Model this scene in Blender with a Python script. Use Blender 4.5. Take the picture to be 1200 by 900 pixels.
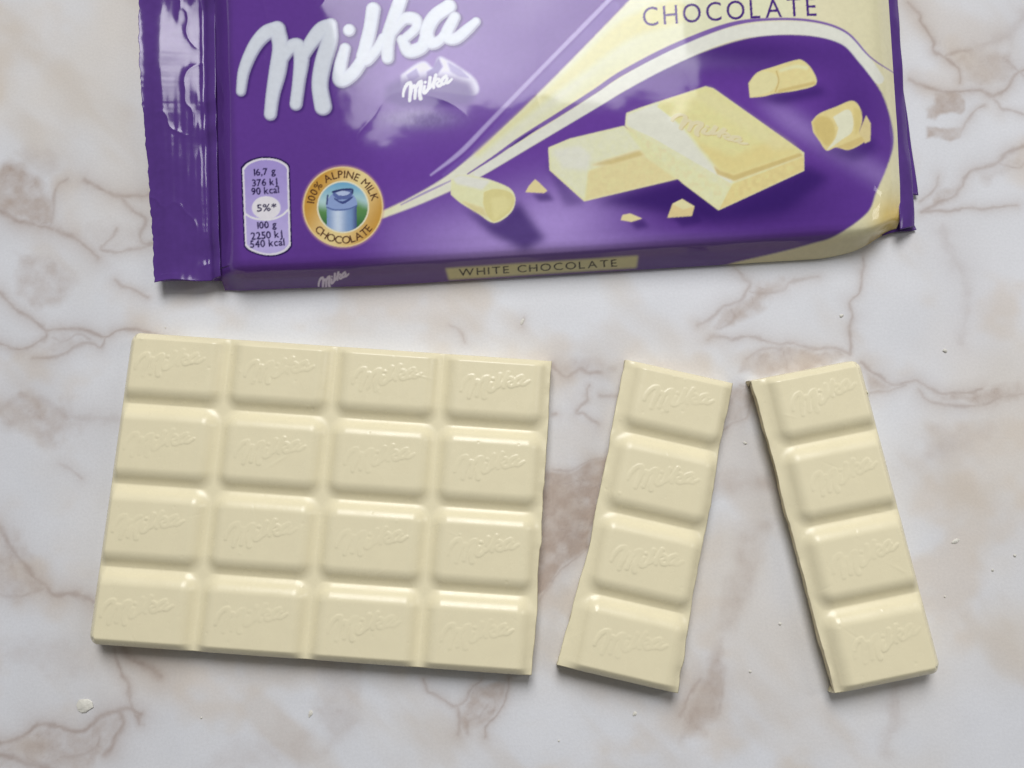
import bpy, math, random
import numpy as np

# ------------------------------------------------------------------ scene, camera, light
for o in list(bpy.data.objects):
    bpy.data.objects.remove(o)
sc = bpy.context.scene
col = sc.collection
MM = 0.001
PF, TILT, DIST = 960.0, 0.15, 207.5          # focal length in photo pixels, tilt, distance in mm
CT, ST = math.cos(TILT), math.sin(TILT)

cam = bpy.data.cameras.new('camera')
cam.sensor_width = 36.0
cam.lens = 36.0 * PF / 1200.0
cam.clip_start = 0.005
cam.clip_end = 20.0
cam_o = bpy.data.objects.new('camera', cam)
cam_o.location = (0, -DIST * ST * MM, DIST * CT * MM)
cam_o.rotation_euler = (TILT, 0, 0)
col.objects.link(cam_o)
sc.camera = cam_o

world = bpy.data.worlds.new('World')
sc.world = world
world.use_nodes = True
bg = world.node_tree.nodes['Background']
bg.inputs[0].default_value = (0.98, 0.97, 0.96, 1)
bg.inputs[1].default_value = 0.12


def lamp(name, zen, azi, dist, sx, sy, power, color):
    """rectangular area lamp at zenith angle zen, azimuth azi from +y towards +x, aimed at the table"""
    ld = bpy.data.lights.new(name, 'AREA')
    ld.shape = 'RECTANGLE'
    ld.size, ld.size_y = sx, sy
    ld.energy = power
    ld.color = color
    lo = bpy.data.objects.new(name, ld)
    z, a = math.radians(zen), math.radians(azi)
    lo.location = (dist * math.sin(z) * math.sin(a), 0.03 + dist * math.sin(z) * math.cos(a), dist * math.cos(z))
    lo.rotation_euler = (-z, 0, -a)
    col.objects.link(lo)
    return lo


WINDOW = lamp('window_light', 37, -4, 1.4, 0.62, 0.80, 2.5, (0.985, 0.985, 1.0))
WINDOW.data.spread = math.radians(62)          # narrowed beam, added falloff: the light thins out towards the sides
WINDOW.location.x += 0.05
SIDE = lamp('added_side_light', 50, 78, 1.2, 0.16, 0.5, 1.3, (1.0, 0.98, 0.95))  # unseen lamp, added to put bright streaks on the wrapper's right bevel

sc.view_settings.view_transform = 'Standard'
sc.view_settings.look = 'None'
sc.view_settings.exposure = 0.0
sc.view_settings.gamma = 1.0
sc.view_settings.use_curve_mapping = False
sc.render.engine = 'CYCLES'
sc.cycles.use_denoising = True
sc.cycles.max_bounces = 8

# ------------------------------------------------------------------ numeric helpers
rng = np.random.default_rng(7)


def to_px(P):
    """where a point (mm) falls in the 1200 x 900 plan used to lay out the prints"""
    x, y, z = P[..., 0], P[..., 1] + DIST * ST, P[..., 2] - DIST * CT
    dep = y * ST - z * CT
    up = y * CT + z * ST
    return 600 + PF * x / dep, 450 - PF * up / dep


def from_px(x, y, z=0.0):
    X, Y = (x - 600) / PF, (450 - y) / PF
    d = (X, ST + Y * CT, -CT + Y * ST)
    t = (z - DIST * CT) / d[2]
    return np.array([d[0] * t, -DIST * ST + d[1] * t])


def smooth(a, b, x):
    t = np.clip((x - a) / (b - a), 0, 1)
    return t * t * (3 - 2 * t)


def vnoise(x, y, scale, seed):
    """smooth value noise, -1..1"""
    r = np.random.default_rng(seed)
    n = 256
    g = r.uniform(-1, 1, (n, n))
    X, Y = np.asarray(x) / scale + 77.3, np.asarray(y) / scale + 51.7
    xi, yi = np.floor(X).astype(int), np.floor(Y).astype(int)
    fx, fy = X - xi, Y - yi
    fx = fx * fx * fx * (fx * (fx * 6 - 15) + 10)
    fy = fy * fy * fy * (fy * (fy * 6 - 15) + 10)
    a, b = g[yi % n, xi % n], g[yi % n, (xi + 1) % n]
    c, d = g[(yi + 1) % n, xi % n], g[(yi + 1) % n, (xi + 1) % n]
    return (a * (1 - fx) + b * fx) * (1 - fy) + (c * (1 - fx) + d * fx) * fy


def fbm(x, y, scale, seed, oct=4):
    s, a, t = 0, 1.0, 0
    for k in range(oct):
        s = s + a * vnoise(x, y, scale / 2 ** k, seed + 13 * k)
        t += a
        a *= 0.5
    return s / t


def srgb(c):
    c = np.asarray(c, float) / 255.0
    return np.where(c <= 0.04045, c / 12.92, ((c + 0.055) / 1.055) ** 2.4)


def stroke_sdf(x, y, strokes):
    """distance to fat polylines [(x, y, radius), ...]; negative inside"""
    best = np.full(np.shape(x), 1e9)
    for st in strokes:
        if len(st) == 1:
            best = np.minimum(best, np.hypot(x - st[0][0], y - st[0][1]) - st[0][2])
        for (x0, y0, r0), (x1, y1, r1) in zip(st[:-1], st[1:]):
            dx, dy = x1 - x0, y1 - y0
            t = np.clip(((x - x0) * dx + (y - y0) * dy) / (dx * dx + dy * dy + 1e-9), 0, 1)
            best = np.minimum(best, np.hypot(x - x0 - t * dx, y - y0 - t * dy) - (r0 + t * (r1 - r0)))
    return best


def near_sdf(X, Y, strokes, reach):
    """the same on a regular grid, exact only up to reach outside the strokes"""
    best = np.full(X.shape, 1e9)
    xr, yr = X[0], Y[:, 0]
    for st in strokes:
        for a, b_ in zip(st[:-1], st[1:]):
            m = max(a[2], b_[2]) + reach
            i = np.searchsorted(xr, [min(a[0], b_[0]) - m, max(a[0], b_[0]) + m])
            j = np.searchsorted(yr, [min(a[1], b_[1]) - m, max(a[1], b_[1]) + m])
            w = (slice(j[0], j[1]), slice(i[0], i[1]))
            if best[w].size:
                best[w] = np.minimum(best[w], stroke_sdf(X[w], Y[w], [[a, b_]]))
    return best


def spline(st, n=6):
    """Catmull-Rom through the points of a stroke"""
    if len(st) < 3:
        return list(st)
    p = np.array(st, float)
    q = np.vstack([2 * p[0] - p[1], p, 2 * p[-1] - p[-2]])
    out = []
    for i in range(1, len(q) - 2):
        for k in range(n):
            t = k / n
            out.append(tuple(0.5 * ((2 * q[i]) + (-q[i - 1] + q[i + 1]) * t + (2 * q[i - 1] - 5 * q[i] + 4 * q[i + 1] - q[i + 2]) * t * t
                                    + (-q[i - 1] + 3 * q[i] - 3 * q[i + 1] + q[i + 2]) * t ** 3)))
    out.append(tuple(p[-1]))
    return out


# the script wordmark, fat strokes in its own units (about 1120 wide)
WORDMARK = [spline(s) for s in [
    [(530, 428, 24), (545, 330, 29), (590, 225, 33), (645, 158, 37), (700, 138, 40)],
    [(700, 138, 40), (716, 220, 40), (703, 330, 42), (680, 440, 34), (668, 535, 31)],
    [(722, 290, 24), (755, 230, 34), (795, 215, 36), (814, 270, 38), (802, 380, 32), (788, 488, 31)],
    [(818, 280, 26), (850, 215, 34), (905, 145, 40), (950, 118, 33)],
    [(950, 118, 33), (945, 190, 40), (915, 300, 42), (900, 400, 40), (915, 500, 42)],
    [(1037, 142, 30)],
    [(1018, 228, 27), (997, 315, 33), (998, 375, 37), (1055, 345, 34), (1108, 270, 32)],
    [(1150, 45, 35), (1137, 130, 34), (1116, 225, 36), (1112, 275, 40), (1165, 235, 28), (1200, 180, 28)],
    [(1280, -5, 34), (1248, 90, 36), (1218, 190, 36), (1218, 272, 30)],
    [(1238, 160, 24), (1292, 92, 30), (1345, 92, 32), (1352, 132, 26), (1300, 182, 24)],
    [(1285, 188, 26), (1318, 240, 34), (1378, 222, 34), (1400, 170, 32)],
    [(1505, 32, 36), (1438, 80, 36), (1402, 150, 36), (1420, 200, 34), (1468, 185, 26), (1528, 92, 26)],
    [(1532, 82, 28), (1494, 165, 32), (1535, 182, 30), (1590, 140, 28), (1632, 102, 22)],
]]

# ------------------------------------------------------------------ mesh and material helpers


def mesh_from(name, V, Fq, mat, parent=None, normals=None, colors=None, smooth_shade=True, attrs=None):
    """V (n,3) in mm, Fq list/array of quads (or list of polygons)"""
    me = bpy.data.meshes.new(name)
    V = np.asarray(V, np.float32) * MM
    if isinstance(Fq, np.ndarray):
        nf = len(Fq)
        k = Fq.shape[1]
        me.vertices.add(len(V))
        me.vertices.foreach_set('co', V.ravel())
        me.loops.add(nf * k)
        me.loops.foreach_set('vertex_index', Fq.astype(np.int32).ravel())
        me.polygons.add(nf)
        me.polygons.foreach_set('loop_start', np.arange(0, nf * k, k, dtype=np.int32))
        me.update(calc_edges=True)
    else:
        me.from_pydata([tuple(map(float, v)) for v in V], [], [list(map(int, f)) for f in Fq])
    if smooth_shade:
        me.polygons.foreach_set('use_smooth', np.ones(len(me.polygons), bool))
    if colors is not None:
        at = me.color_attributes.new('print', 'FLOAT_COLOR', 'POINT')
        c4 = np.ones((len(V), 4), np.float32)
        c4[:, :3] = colors
        at.data.foreach_set('color', c4.ravel())
    if normals is not None:
        me.normals_split_custom_set_from_vertices(np.asarray(normals, np.float32).tolist())
    me.materials.append(mat)
    o = bpy.data.objects.new(name, me)
    col.objects.link(o)
    if parent is not None:
        o.parent = parent
    return o


def grid_quads(ny, nx):
    i = np.arange(ny * nx).reshape(ny, nx)
    return np.stack([i[:-1, :-1], i[:-1, 1:], i[1:, 1:], i[1:, :-1]], -1).reshape(-1, 4)


def vert_normals(V, Fq):
    a, b, c, d = (V[Fq[:, k]] for k in range(4))
    n = np.cross(c - a, d - b)
    N = np.zeros_like(V)
    for k in range(4):
        for ax in range(3):
            N[:, ax] += np.bincount(Fq[:, k], n[:, ax], len(V))
    return N / (np.linalg.norm(N, axis=1, keepdims=True) + 1e-12)


def empty(name, loc=(0, 0, 0), rz=0.0, label=None, cat=None, group=None):
    o = bpy.data.objects.new(name, None)
    o.empty_display_size = 0.01
    o.location = [v * MM for v in loc]
    o.rotation_euler = (0, 0, rz)
    col.objects.link(o)
    if label:
        o['label'] = label
    if cat:
        o['category'] = cat
    if group:
        o['group'] = group
    return o


def new_mat(name, rough=0.5, color=(0.8, 0.8, 0.8), spec=0.5):
    m = bpy.data.materials.new(name)
    m.use_nodes = True
    b = m.node_tree.nodes['Principled BSDF']
    b.inputs['Base Color'].default_value = (*color, 1)
    b.inputs['Roughness'].default_value = rough
    b.inputs['Specular IOR Level'].default_value = spec
    return m, m.node_tree, b


def noise_node(nt, scale, detail=4, rough=0.55, coord='Object'):
    tc = nt.nodes.new('ShaderNodeTexCoord')
    n = nt.nodes.new('ShaderNodeTexNoise')
    n.inputs['Scale'].default_value = scale
    n.inputs['Detail'].default_value = detail
    n.inputs['Roughness'].default_value = rough
    nt.links.new(tc.outputs[coord], n.inputs['Vector'])
    return n


def bump_node(nt, height, strength, dist, bsdf, prev=None):
    b = nt.nodes.new('ShaderNodeBump')
    b.inputs['Strength'].default_value = strength
    b.inputs['Distance'].default_value = dist
    nt.links.new(height, b.inputs['Height'])
    if prev:
        nt.links.new(prev.outputs[0], b.inputs['Normal'])
    nt.links.new(b.outputs[0], bsdf.inputs['Normal'])
    return b


def mul_noise_color(nt, src, noise_out, lo, hi, bsdf):
    """base colour = src * (lo..hi by noise)"""
    mr = nt.nodes.new('ShaderNodeMapRange')
    mr.inputs['From Min'].default_value = 0.3
    mr.inputs['From Max'].default_value = 0.7
    mr.inputs['To Min'].default_value = lo
    mr.inputs['To Max'].default_value = hi
    nt.links.new(noise_out, mr.inputs['Value'])
    vm = nt.nodes.new('ShaderNodeVectorMath')
    vm.operation = 'SCALE'
    if hasattr(src, 'is_output'):
        nt.links.new(src, vm.inputs[0])
    else:
        vm.inputs[0].default_value = src
    nt.links.new(mr.outputs[0], vm.inputs['Scale'])
    nt.links.new(vm.outputs[0], bsdf.inputs['Base Color'])


# table laminate
M_TABLE, nt, b = new_mat('marble_laminate', 0.34, spec=0.42)
at = nt.nodes.new('ShaderNodeAttribute'); at.attribute_name = 'print'
n1 = noise_node(nt, 1500, 3)
mul_noise_color(nt, at.outputs['Color'], n1.outputs[0], 0.965, 1.03, b)
n2 = noise_node(nt, 2600, 2)
bump_node(nt, n2.outputs[0], 0.10, 0.0002, b)

# white chocolate
M_CHOC, nt, b = new_mat('white_chocolate', 0.24, spec=0.36)
n1 = noise_node(nt, 260, 4)
mul_noise_color(nt, (0.895, 0.815, 0.56), n1.outputs[0], 0.985, 1.015, b)
n2 = noise_node(nt, 900, 3)
bump_node(nt, n2.outputs[0], 0.10, 0.0002, b)
# waxy surface: sheen varies, a few duller smears
n3 = noise_node(nt, 120, 5, 0.65)
mr = nt.nodes.new('ShaderNodeMapRange')
mr.inputs['From Min'].default_value = 0.35; mr.inputs['From Max'].default_value = 0.65
mr.inputs['To Min'].default_value = 0.20; mr.inputs['To Max'].default_value = 0.34
nt.links.new(n3.outputs[0], mr.inputs['Value'])
nt.links.new(mr.outputs[0], b.inputs['Roughness'])

# the rough grain of a snapped edge
M_SNAP, nt, b = new_mat('snapped_chocolate', 0.6, spec=0.3)
n1 = noise_node(nt, 900, 5)
mul_noise_color(nt, (0.77, 0.685, 0.46), n1.outputs[0], 0.93, 1.05, b)
bump_node(nt, n1.outputs[0], 0.6, 0.0008, b)

# printed film
M_FILM, nt, b = new_mat('printed_film', 0.06, spec=0.34)
at = nt.nodes.new('ShaderNodeAttribute'); at.attribute_name = 'print'
n1 = noise_node(nt, 700, 3)
mul_noise_color(nt, at.outputs['Color'], n1.outputs[0], 0.97, 1.03, b)
n2 = noise_node(nt, 45, 3)
bump_node(nt, n2.outputs[0], 0.10, 0.0009, b)

M_PURPLE, nt, b = new_mat('purple_film', 0.13, spec=0.36)
n1 = noise_node(nt, 500, 3)
mul_noise_color(nt, tuple(srgb((86, 56, 128)) * 1.1), n1.outputs[0], 0.95, 1.05, b)
n2 = noise_node(nt, 60, 3)
bump_node(nt, n2.outputs[0], 0.2, 0.001, b)

# ------------------------------------------------------------------ table with its printed marble pattern


def polyfill(x, y, poly):
    """even-odd inside test"""
    ins = np.zeros(x.shape, bool)
    p = list(poly)
    if np.all(y[:, 0] == y[:, -1]):                    # straight rows: only the rows an edge crosses
        yr = y[:, 0]
        for (x0, y0), (x1, y1) in zip(p, p[1:] + p[:1]):
            j = np.where((y0 > yr) != (y1 > yr))[0]
            if len(j):
                xc = (x1 - x0) * (yr[j] - y0) / (y1 - y0) + x0
                ins[j] ^= x[j] < xc[:, None]
        return ins
    for (x0, y0), (x1, y1) in zip(p, p[1:] + p[:1]):
        if y0 == y1:
            continue
        c = ((y0 > y) != (y1 > y)) & (x < (x1 - x0) * (y - y0) / (y1 - y0) + x0)
        ins ^= c
    return ins


def poly_sdf(x, y, poly):
    d = stroke_sdf(x, y, [[(a, b_, 0.0) for a, b_ in list(poly) + [poly[0]]]])
    return np.where(polyfill(x, y, poly), -d, d)


VEINS = [  # (width, strength, points on the plan)
    (2.6, .85, [(-20, 240), (0, 247), (20, 258), (45, 265), (62, 269)]),
    (1.8, .6, [(80, 210), (70, 217), (64, 235), (62, 250), (60, 264)]),
    (2.2, .75, [(100, 210), (115, 220), (140, 230), (175, 228)]),
    (2.0, .65, [(143, 232), (155, 247), (170, 258), (163, 275), (170, 285), (184, 285)]),
    (2.6, .75, [(66, 270), (88, 280), (100, 290), (115, 303)]),
    (1.8, .6, [(136, 270), (128, 282), (118, 292), (135, 295), (155, 291), (184, 286)]),
    (1.6, .7, [(133, 328), (143, 335), (153, 338), (165, 345), (173, 350)]),
    (2.0, .7, [(0, 343), (20, 362), (40, 377), (52, 388), (50, 396), (25, 410), (0, 403)]),
    (1.8, .75, [(53, 388), (73, 385), (97, 387), (123, 396), (137, 388), (157, 387), (200, 396)]),
    (1.8, .6, [(40, 420), (67, 418), (87, 407), (105, 402), (117, 407), (123, 397)]),
    (1.4, .5, [(60, 395), (75, 400), (90, 392), (104, 398)]),
    (5.0, .35, [(0, 476), (20, 468), (33, 463), (52, 470), (80, 486), (137, 493)]),
    (2.8, .7, [(-6, 612), (0, 620), (13, 640), (33, 667), (50, 683), (63, 697), (83, 695), (97, 699), (112, 708)]),
    (2.6, .5, [(0, 698), (30, 697), (50, 690)]),
    (4.0, .8, [(143, 758), (153, 770), (167, 777), (178, 785), (187, 794)]),
    (2.2, .7, [(133, 760), (140, 778), (143, 790), (151, 803), (150, 820), (156, 832), (163, 848)]),
    (2.8, .8, [(0, 870), (14, 868), (27, 863), (43, 848), (67, 853), (97, 857), (120, 838), (147, 830), (165, 836)]),
    (2.6, .85, [(140, 833), (144, 845), (142, 853), (136, 866), (133, 877), (123, 884)]),
    (2.2, .7, [(117, 863), (112, 874), (100, 883), (76, 886)]),
    (3.6, .8, [(0, 884), (18, 890), (40, 896), (70, 905)]),
    (1.5, .65, [(495, 795), (500, 809), (510, 814), (519, 821), (533, 829), (545, 821), (551, 808), (564, 796)]),
    (1.8, .6, [(535, 829), (540, 845), (538, 860)]),
    (1.5, .7, [(597, 795), (594, 808), (591, 821), (583, 838), (572, 848), (568, 862)]),
    (1.4, .5, [(548, 858), (551, 845), (562, 840), (570, 826)]),
    (1.8, .7, [(648, 428), (655, 434), (663, 440), (672, 437), (680, 433), (690, 438), (703, 437)]),
    (1.6, .6, [(690, 452), (687, 462), (687, 470), (673, 483), (684, 484), (692, 491), (701, 497)]),
    (1.5, .6, [(703, 463), (712, 465), (722, 465)]),
    (1.6, .6, [(648, 487), (652, 486)]),
    (1.3, .6, [(646, 551), (670, 551), (687, 543), (712, 535)]),
    (1.6, .6, [(632, 704), (640, 690), (660, 667), (685, 645), (700, 628)]),
    (1.3, .5, [(640, 640), (655, 634), (668, 622), (680, 630), (690, 622)]),
    (1.6, .65, [(1012, 300), (1010, 318), (1006, 343), (995, 355), (999, 370), (997, 383), (998, 398), (996, 413)]),
    (2.0, .6, [(828, 397), (837, 393), (860, 397), (877, 393), (892, 397), (910, 403), (930, 402), (950, 407), (975, 408), (995, 414)]),
    (1.8, .6, [(876, 420), (888, 412), (897, 407), (915, 408)]),
    (2.0, .65, [(1008, 424), (1020, 433), (1030, 438), (1042, 448), (1050, 450), (1070, 445), (1087, 453), (1107, 462), (1133, 460), (1150, 455)]),
    (1.6, .6, [(1010, 462), (1020, 461), (1040, 458), (1060, 451)]),
    (1.8, .6, [(1077, 457), (1083, 466), (1097, 472), (1127, 477), (1153, 475), (1178, 465), (1200, 462)]),
    (2.0, .55, [(862, 312), (874, 326), (880, 333), (873, 346), (867, 353), (850, 358), (843, 363), (830, 375), (818, 381)]),
    (1.6, .5, [(880, 340), (900, 344), (917, 339), (927, 330), (960, 326)]),
    (1.6, .5, [(840, 384), (852, 381), (862, 372), (858, 362)]),
    (7.0, .28, [(1104, 265), (1112, 292), (1130, 323), (1134, 363), (1127, 403)]),
    (1.8, .75, [(1064, 2), (1070, 10), (1077, 17), (1080, 28), (1087, 37), (1093, 46), (1097, 53), (1095, 61), (1107, 68), (1118, 78), (1123, 83), (1126, 97)]),
    (1.6, .6, [(1107, 67), (1120, 63), (1137, 60)]),
    (2.0, .75, [(1066, 93), (1075, 97), (1090, 103), (1105, 107), (1128, 107), (1147, 107), (1163, 113), (1180, 103), (1190, 87), (1205, 78)]),
    (1.6, .6, [(1153, 123), (1143, 127), (1138, 136), (1133, 143), (1127, 151)]),
    (1.5, .55, [(1163, 117), (1168, 122), (1173, 130), (1185, 129), (1200, 133)]),
    (1.9, .65, [(1200, 172), (1187, 177), (1180, 180), (1172, 190), (1167, 193), (1150, 199), (1140, 200), (1132, 208), (1127, 217), (1122, 222), (1117, 231), (1100, 237), (1080, 248)]),
    (1.8, .55, [(1100, 208), (1097, 217), (1093, 223), (1086, 229), (1078, 235)]),
    (1.4, .65, [(1083, 247), (1110, 247), (1133, 243), (1150, 246), (1167, 245), (1193, 240)]),
    (1.4, .5, [(1173, 193), (1182, 196), (1193, 197), (1204, 190)]),
    (6.0, .35, [(1205, 15), (1190, 33), (1183, 40), (1160, 50), (1137, 60)]),
    (1.8, .55, [(1176, 68), (1184, 73), (1195, 84), (1206, 92)]),
    (2.2, .6, [(798, 836), (803, 822), (810, 808), (820, 797)]),
    (1.5, .55, [(884, 462), (880, 475), (875, 490), (863, 495), (850, 502)]),
    (1.3, .5, [(868, 452), (878, 456), (884, 464)]),
    (1.6, .35, [(850, 790), (845, 820), (838, 842)]),
    (1.4, .5, [(528, 382), (540, 390), (545, 402)]),
    (1.2, .45, [(613, 372), (611, 382)]),
    (1.6, .4, [(70, 545), (85, 552), (95, 560)]),
]
PATCHES = [  # (strength, softness, polygon): brown fills between the veins
    (.50, 7, [(-30, 200), (8, 190), (28, 196), (45, 206), (60, 226), (62, 262), (40, 263), (15, 253), (-30, 236)]),
    (.22, 8, [(20, 180), (60, 175), (72, 200), (45, 215)]),
    (.18, 10, [(70, 270), (110, 262), (170, 262), (170, 290), (110, 300)]),
    (.30, 8, [(20, 300), (70, 300), (90, 330), (60, 360), (40, 370), (20, 345)]),
    (.25, 7, [(60, 388), (120, 398), (110, 408), (70, 420), (40, 420)]),
    (.40, 12, [(-10, 480), (30, 462), (80, 470), (100, 495), (60, 515), (10, 505)]),
    (.35, 14, [(-10, 590), (20, 640), (60, 690), (40, 710), (-20, 700)]),
    (.40, 6, [(-10, 868), (30, 862), (45, 850), (100, 860), (120, 842), (146, 832), (138, 870), (120, 886), (100, 905), (-10, 905)]),
    (.40, 4, [(150, 832), (168, 832), (168, 850), (158, 848)]),
    (.45, 4, [(551, 804), (596, 797), (588, 825), (574, 847), (545, 856), (538, 842), (548, 822)]),
    (.30, 6, [(648, 425), (705, 420), (720, 432), (700, 438), (660, 440)]),
    (.62, 3, [(630, 553), (670, 551), (690, 543), (716, 534), (700, 590), (690, 640), (660, 662), (640, 690), (622, 705)]),
    (.40, 6, [(865, 437), (878, 415), (900, 405), (960, 408), (1000, 415), (950, 432), (905, 442)]),
    (.40, 5, [(843, 450), (882, 450), (884, 468), (876, 490), (852, 500)]),
    (.35, 5, [(1012, 432), (1030, 440), (1050, 452), (1040, 458), (1018, 461)]),
    (.42, 6, [(1088, 455), (1110, 463), (1140, 458), (1192, 452), (1206, 465), (1150, 476), (1100, 471)]),
    (.42, 7, [(838, 384), (845, 362), (875, 350), (885, 330), (925, 330), (905, 350), (880, 365), (862, 382)]),
    (.30, 10, [(1110, 70), (1150, 58), (1185, 50), (1200, 80), (1180, 100), (1150, 108), (1128, 100)]),
    (.50, 2, [(1095, 107), (1130, 107), (1130, 128), (1124, 133), (1105, 133), (1095, 140), (1086, 138), (1086, 128), (1095, 122)]),
    (.48, 2, [(1085, 148), (1100, 149), (1127, 150), (1127, 162), (1113, 164), (1100, 159), (1085, 161)]),
    (.38, 4, [(1080, 240), (1096, 222), (1122, 220), (1112, 238), (1090, 246)]),
    (.25, 9, [(1120, 205), (1160, 196), (1200, 172), (1206, 200), (1160, 215)]),
    (.40, 6, [(846, 748), (850, 800), (842, 836), (818, 862), (796, 868), (800, 832), (818, 800)]),
    (.28, 9, [(826, 560), (906, 556), (912, 575), (820, 578)]),
    (.25, 10, [(860, 620), (900, 616), (884, 690), (856, 740), (846, 736)]),
    (.22, 10, [(1040, 770), (1060, 772), (1056, 850), (1040, 880)]),
    (.20, 14, [(1095, 500), (1160, 500), (1140, 530), (1080, 540)]),
    (.16, 16, [(0, 755), (60, 745), (120, 760), (110, 790), (30, 785), (0, 775)]),
    (.20, 12, [(380, 770), (420, 780), (415, 860), (385, 880), (370, 830)]),
    (.16, 14, [(260, 880), (330, 845), (370, 850), (360, 905), (230, 905)]),
]

fx = np.arange(-144, 144.01, 0.33)
fy = np.arange(-95, 110.01, 0.33)
ext = np.array([40.0, 110, 240, 420])
tx = np.concatenate([fx[0] - ext[::-1], fx, fx[-1] + ext])
ty = np.concatenate([fy[0] - ext[::-1], fy, fy[-1] + ext])
TX, TY = np.meshgrid(tx, ty)
tP = np.stack([TX, TY, np.zeros_like(TX)], -1)
cl = np.stack([np.clip(TX, -150, 150), np.clip(TY, -100, 115), TX * 0], -1)
PX, PY = to_px(cl)
# wobble the plan a little so the drawn lines get a natural ragged course
WX = PX + 3.0 * fbm(PX, PY, 24, 5, 3) + 0.6 * vnoise(PX, PY, 4.5, 77)
WY = PY + 3.0 * fbm(PX, PY, 24, 6, 3) + 0.6 * vnoise(PX, PY, 4.5, 78)
vein = np.zeros(PX.shape)
halo = np.zeros(PX.shape)
fill = np.zeros(PX.shape)
line_noise = 0.55 + 0.45 * smooth(-0.35, 0.35, fbm(PX, PY, 14, 41, 3))


def win(pts, m):
    xs, ys = [p[0] for p in pts], [p[1] for p in pts]
    rr = np.where(((PY > min(ys) - m) & (PY < max(ys) + m)).any(1))[0]
    cc = np.where(((PX > min(xs) - m) & (PX < max(xs) + m)).any(0))[0]
    return slice(rr[0], rr[-1] + 1), slice(cc[0], cc[-1] + 1)


for w, s, pts in VEINS:
    sl = win(pts, w * 9 + 14)
    pp = spline([(a, b_, 0.0) for a, b_ in pts], 4)
    d = stroke_sdf(WX[sl], WY[sl], [pp])
    wid = 1.35 * w * (0.75 + 0.5 * vnoise(PX[sl], PY[sl], 9, 91))
    vein[sl] = np.maximum(vein[sl], s * np.exp(-(d / np.maximum(wid, 0.6)) ** 2) * line_noise[sl])
    halo[sl] = np.maximum(halo[sl], 0.46 * s * np.exp(-d / (w * 4.6)))
for s, soft, poly in PATCHES:
    soft = soft * 1.35
    sl = win(poly, soft * 3 + 10)
    d = poly_sdf(WX[sl], WY[sl], poly)
    mott = 0.72 + 0.40 * fbm(PX[sl], PY[sl], 13, 33, 4)
    v = s * smooth(soft, -soft, d + soft * 0.8 * fbm(PX[sl], PY[sl], 20, 34, 3)) * mott
    rim = 0.30 * s * np.exp(-(d / 1.8) ** 2) * line_noise[sl] * (soft < 6)
    fill[sl] = np.maximum(fill[sl], v)
    vein[sl] = np.maximum(vein[sl], rim)
# faint clouding of the whole print and hair-thin ridged veins inside the brown fills
cloud = smooth(-0.15, 0.65, fbm(PX, PY, 210, 17, 4))
ridge = np.maximum(np.exp(-np.abs(fbm(PX, PY, 34, 55, 4)) * 40), 0.8 * np.exp(-np.abs(fbm(PX, PY, 19, 57, 3)) * 30))
vein = np.maximum(vein, ridge * smooth(0.08, 0.35, fill) * 0.55 * line_noise)
base_c = np.array([0.772, 0.782, 0.812])
warm = np.array([0.740, 0.660, 0.550])
brown = np.array([0.465, 0.368, 0.305])
dark = np.array([0.310, 0.215, 0.175])
C = base_c * np.ones(PX.shape + (3,))
C += (warm - C) * (0.55 * cloud)[..., None]
C += (np.array([0.70, 0.605, 0.50]) - C) * (0.50 * smooth(0.05, 0.6, fbm(PX, PY * 1.15, 95, 217, 4)) ** 1.2)[..., None]
C *= (1 + 0.045 * fbm(PX, PY, 60, 23, 3))[..., None]
dg_ = (PX * 0.72 + PY * 0.69), (-PX * 0.69 + PY * 0.72)
band = smooth(0.08, 0.55, fbm(dg_[0] * 0.42, dg_[1], 75, 331, 4))
C += (np.array([0.640, 0.555, 0.460]) - C) * (0.40 * band)[..., None]
f = np.clip(np.maximum(1.75 * fill, 1.6 * halo), 0, 0.9)
C += (brown - C) * (0.95 * f)[..., None]
C += (dark - C) * (0.47 * np.clip(vein, 0, 1))[..., None]
table = mesh_from('tabletop', tP.reshape(-1, 3), grid_quads(len(ty), len(tx)), M_TABLE, colors=C.reshape(-1, 3))
table['kind'] = 'structure'
table['label'] = 'pale tabletop with brown veined marble print'

# ------------------------------------------------------------------ white chocolate
CW, CH = 26.5, 19.68              # size of one cell of the bar
ZT, ZG = 7.3, 5.3                 # top of the squares, floor of the grooves
STEP = 0.2
INX, INY = 3.0, 3.05              # from the cell border to the flat top
SLX, SLY = 2.6, 2.7               # width of the slopes


rs_, rt_ = np.meshgrid(np.arange(-11, 11.01, 0.05), np.arange(-8, 8.01, 0.05))
_k = 1120 / 16.8
_d = np.full(rs_.shape, 1e9)
_m = (np.abs(rs_) < 9.2) & (np.abs(rt_) < 5.5)
_d[_m] = stroke_sdf(1080 + rs_[_m] * _k, 290 - (rt_[_m] + 0.05 * rs_[_m]) * _k * 1.12, WORDMARK) / _k
RELIEF = smooth(0.15, -0.13, _d)


def logo_relief(s, t):
    """s, t in mm about the middle of a square: raised wordmark"""
    i = np.clip(np.round((s + 11) / 0.05).astype(int), 0, RELIEF.shape[1] - 1)
    j = np.clip(np.round((t + 8) / 0.05).astype(int), 0, RELIEF.shape[0] - 1)
    return RELIEF[j, i]


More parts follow.
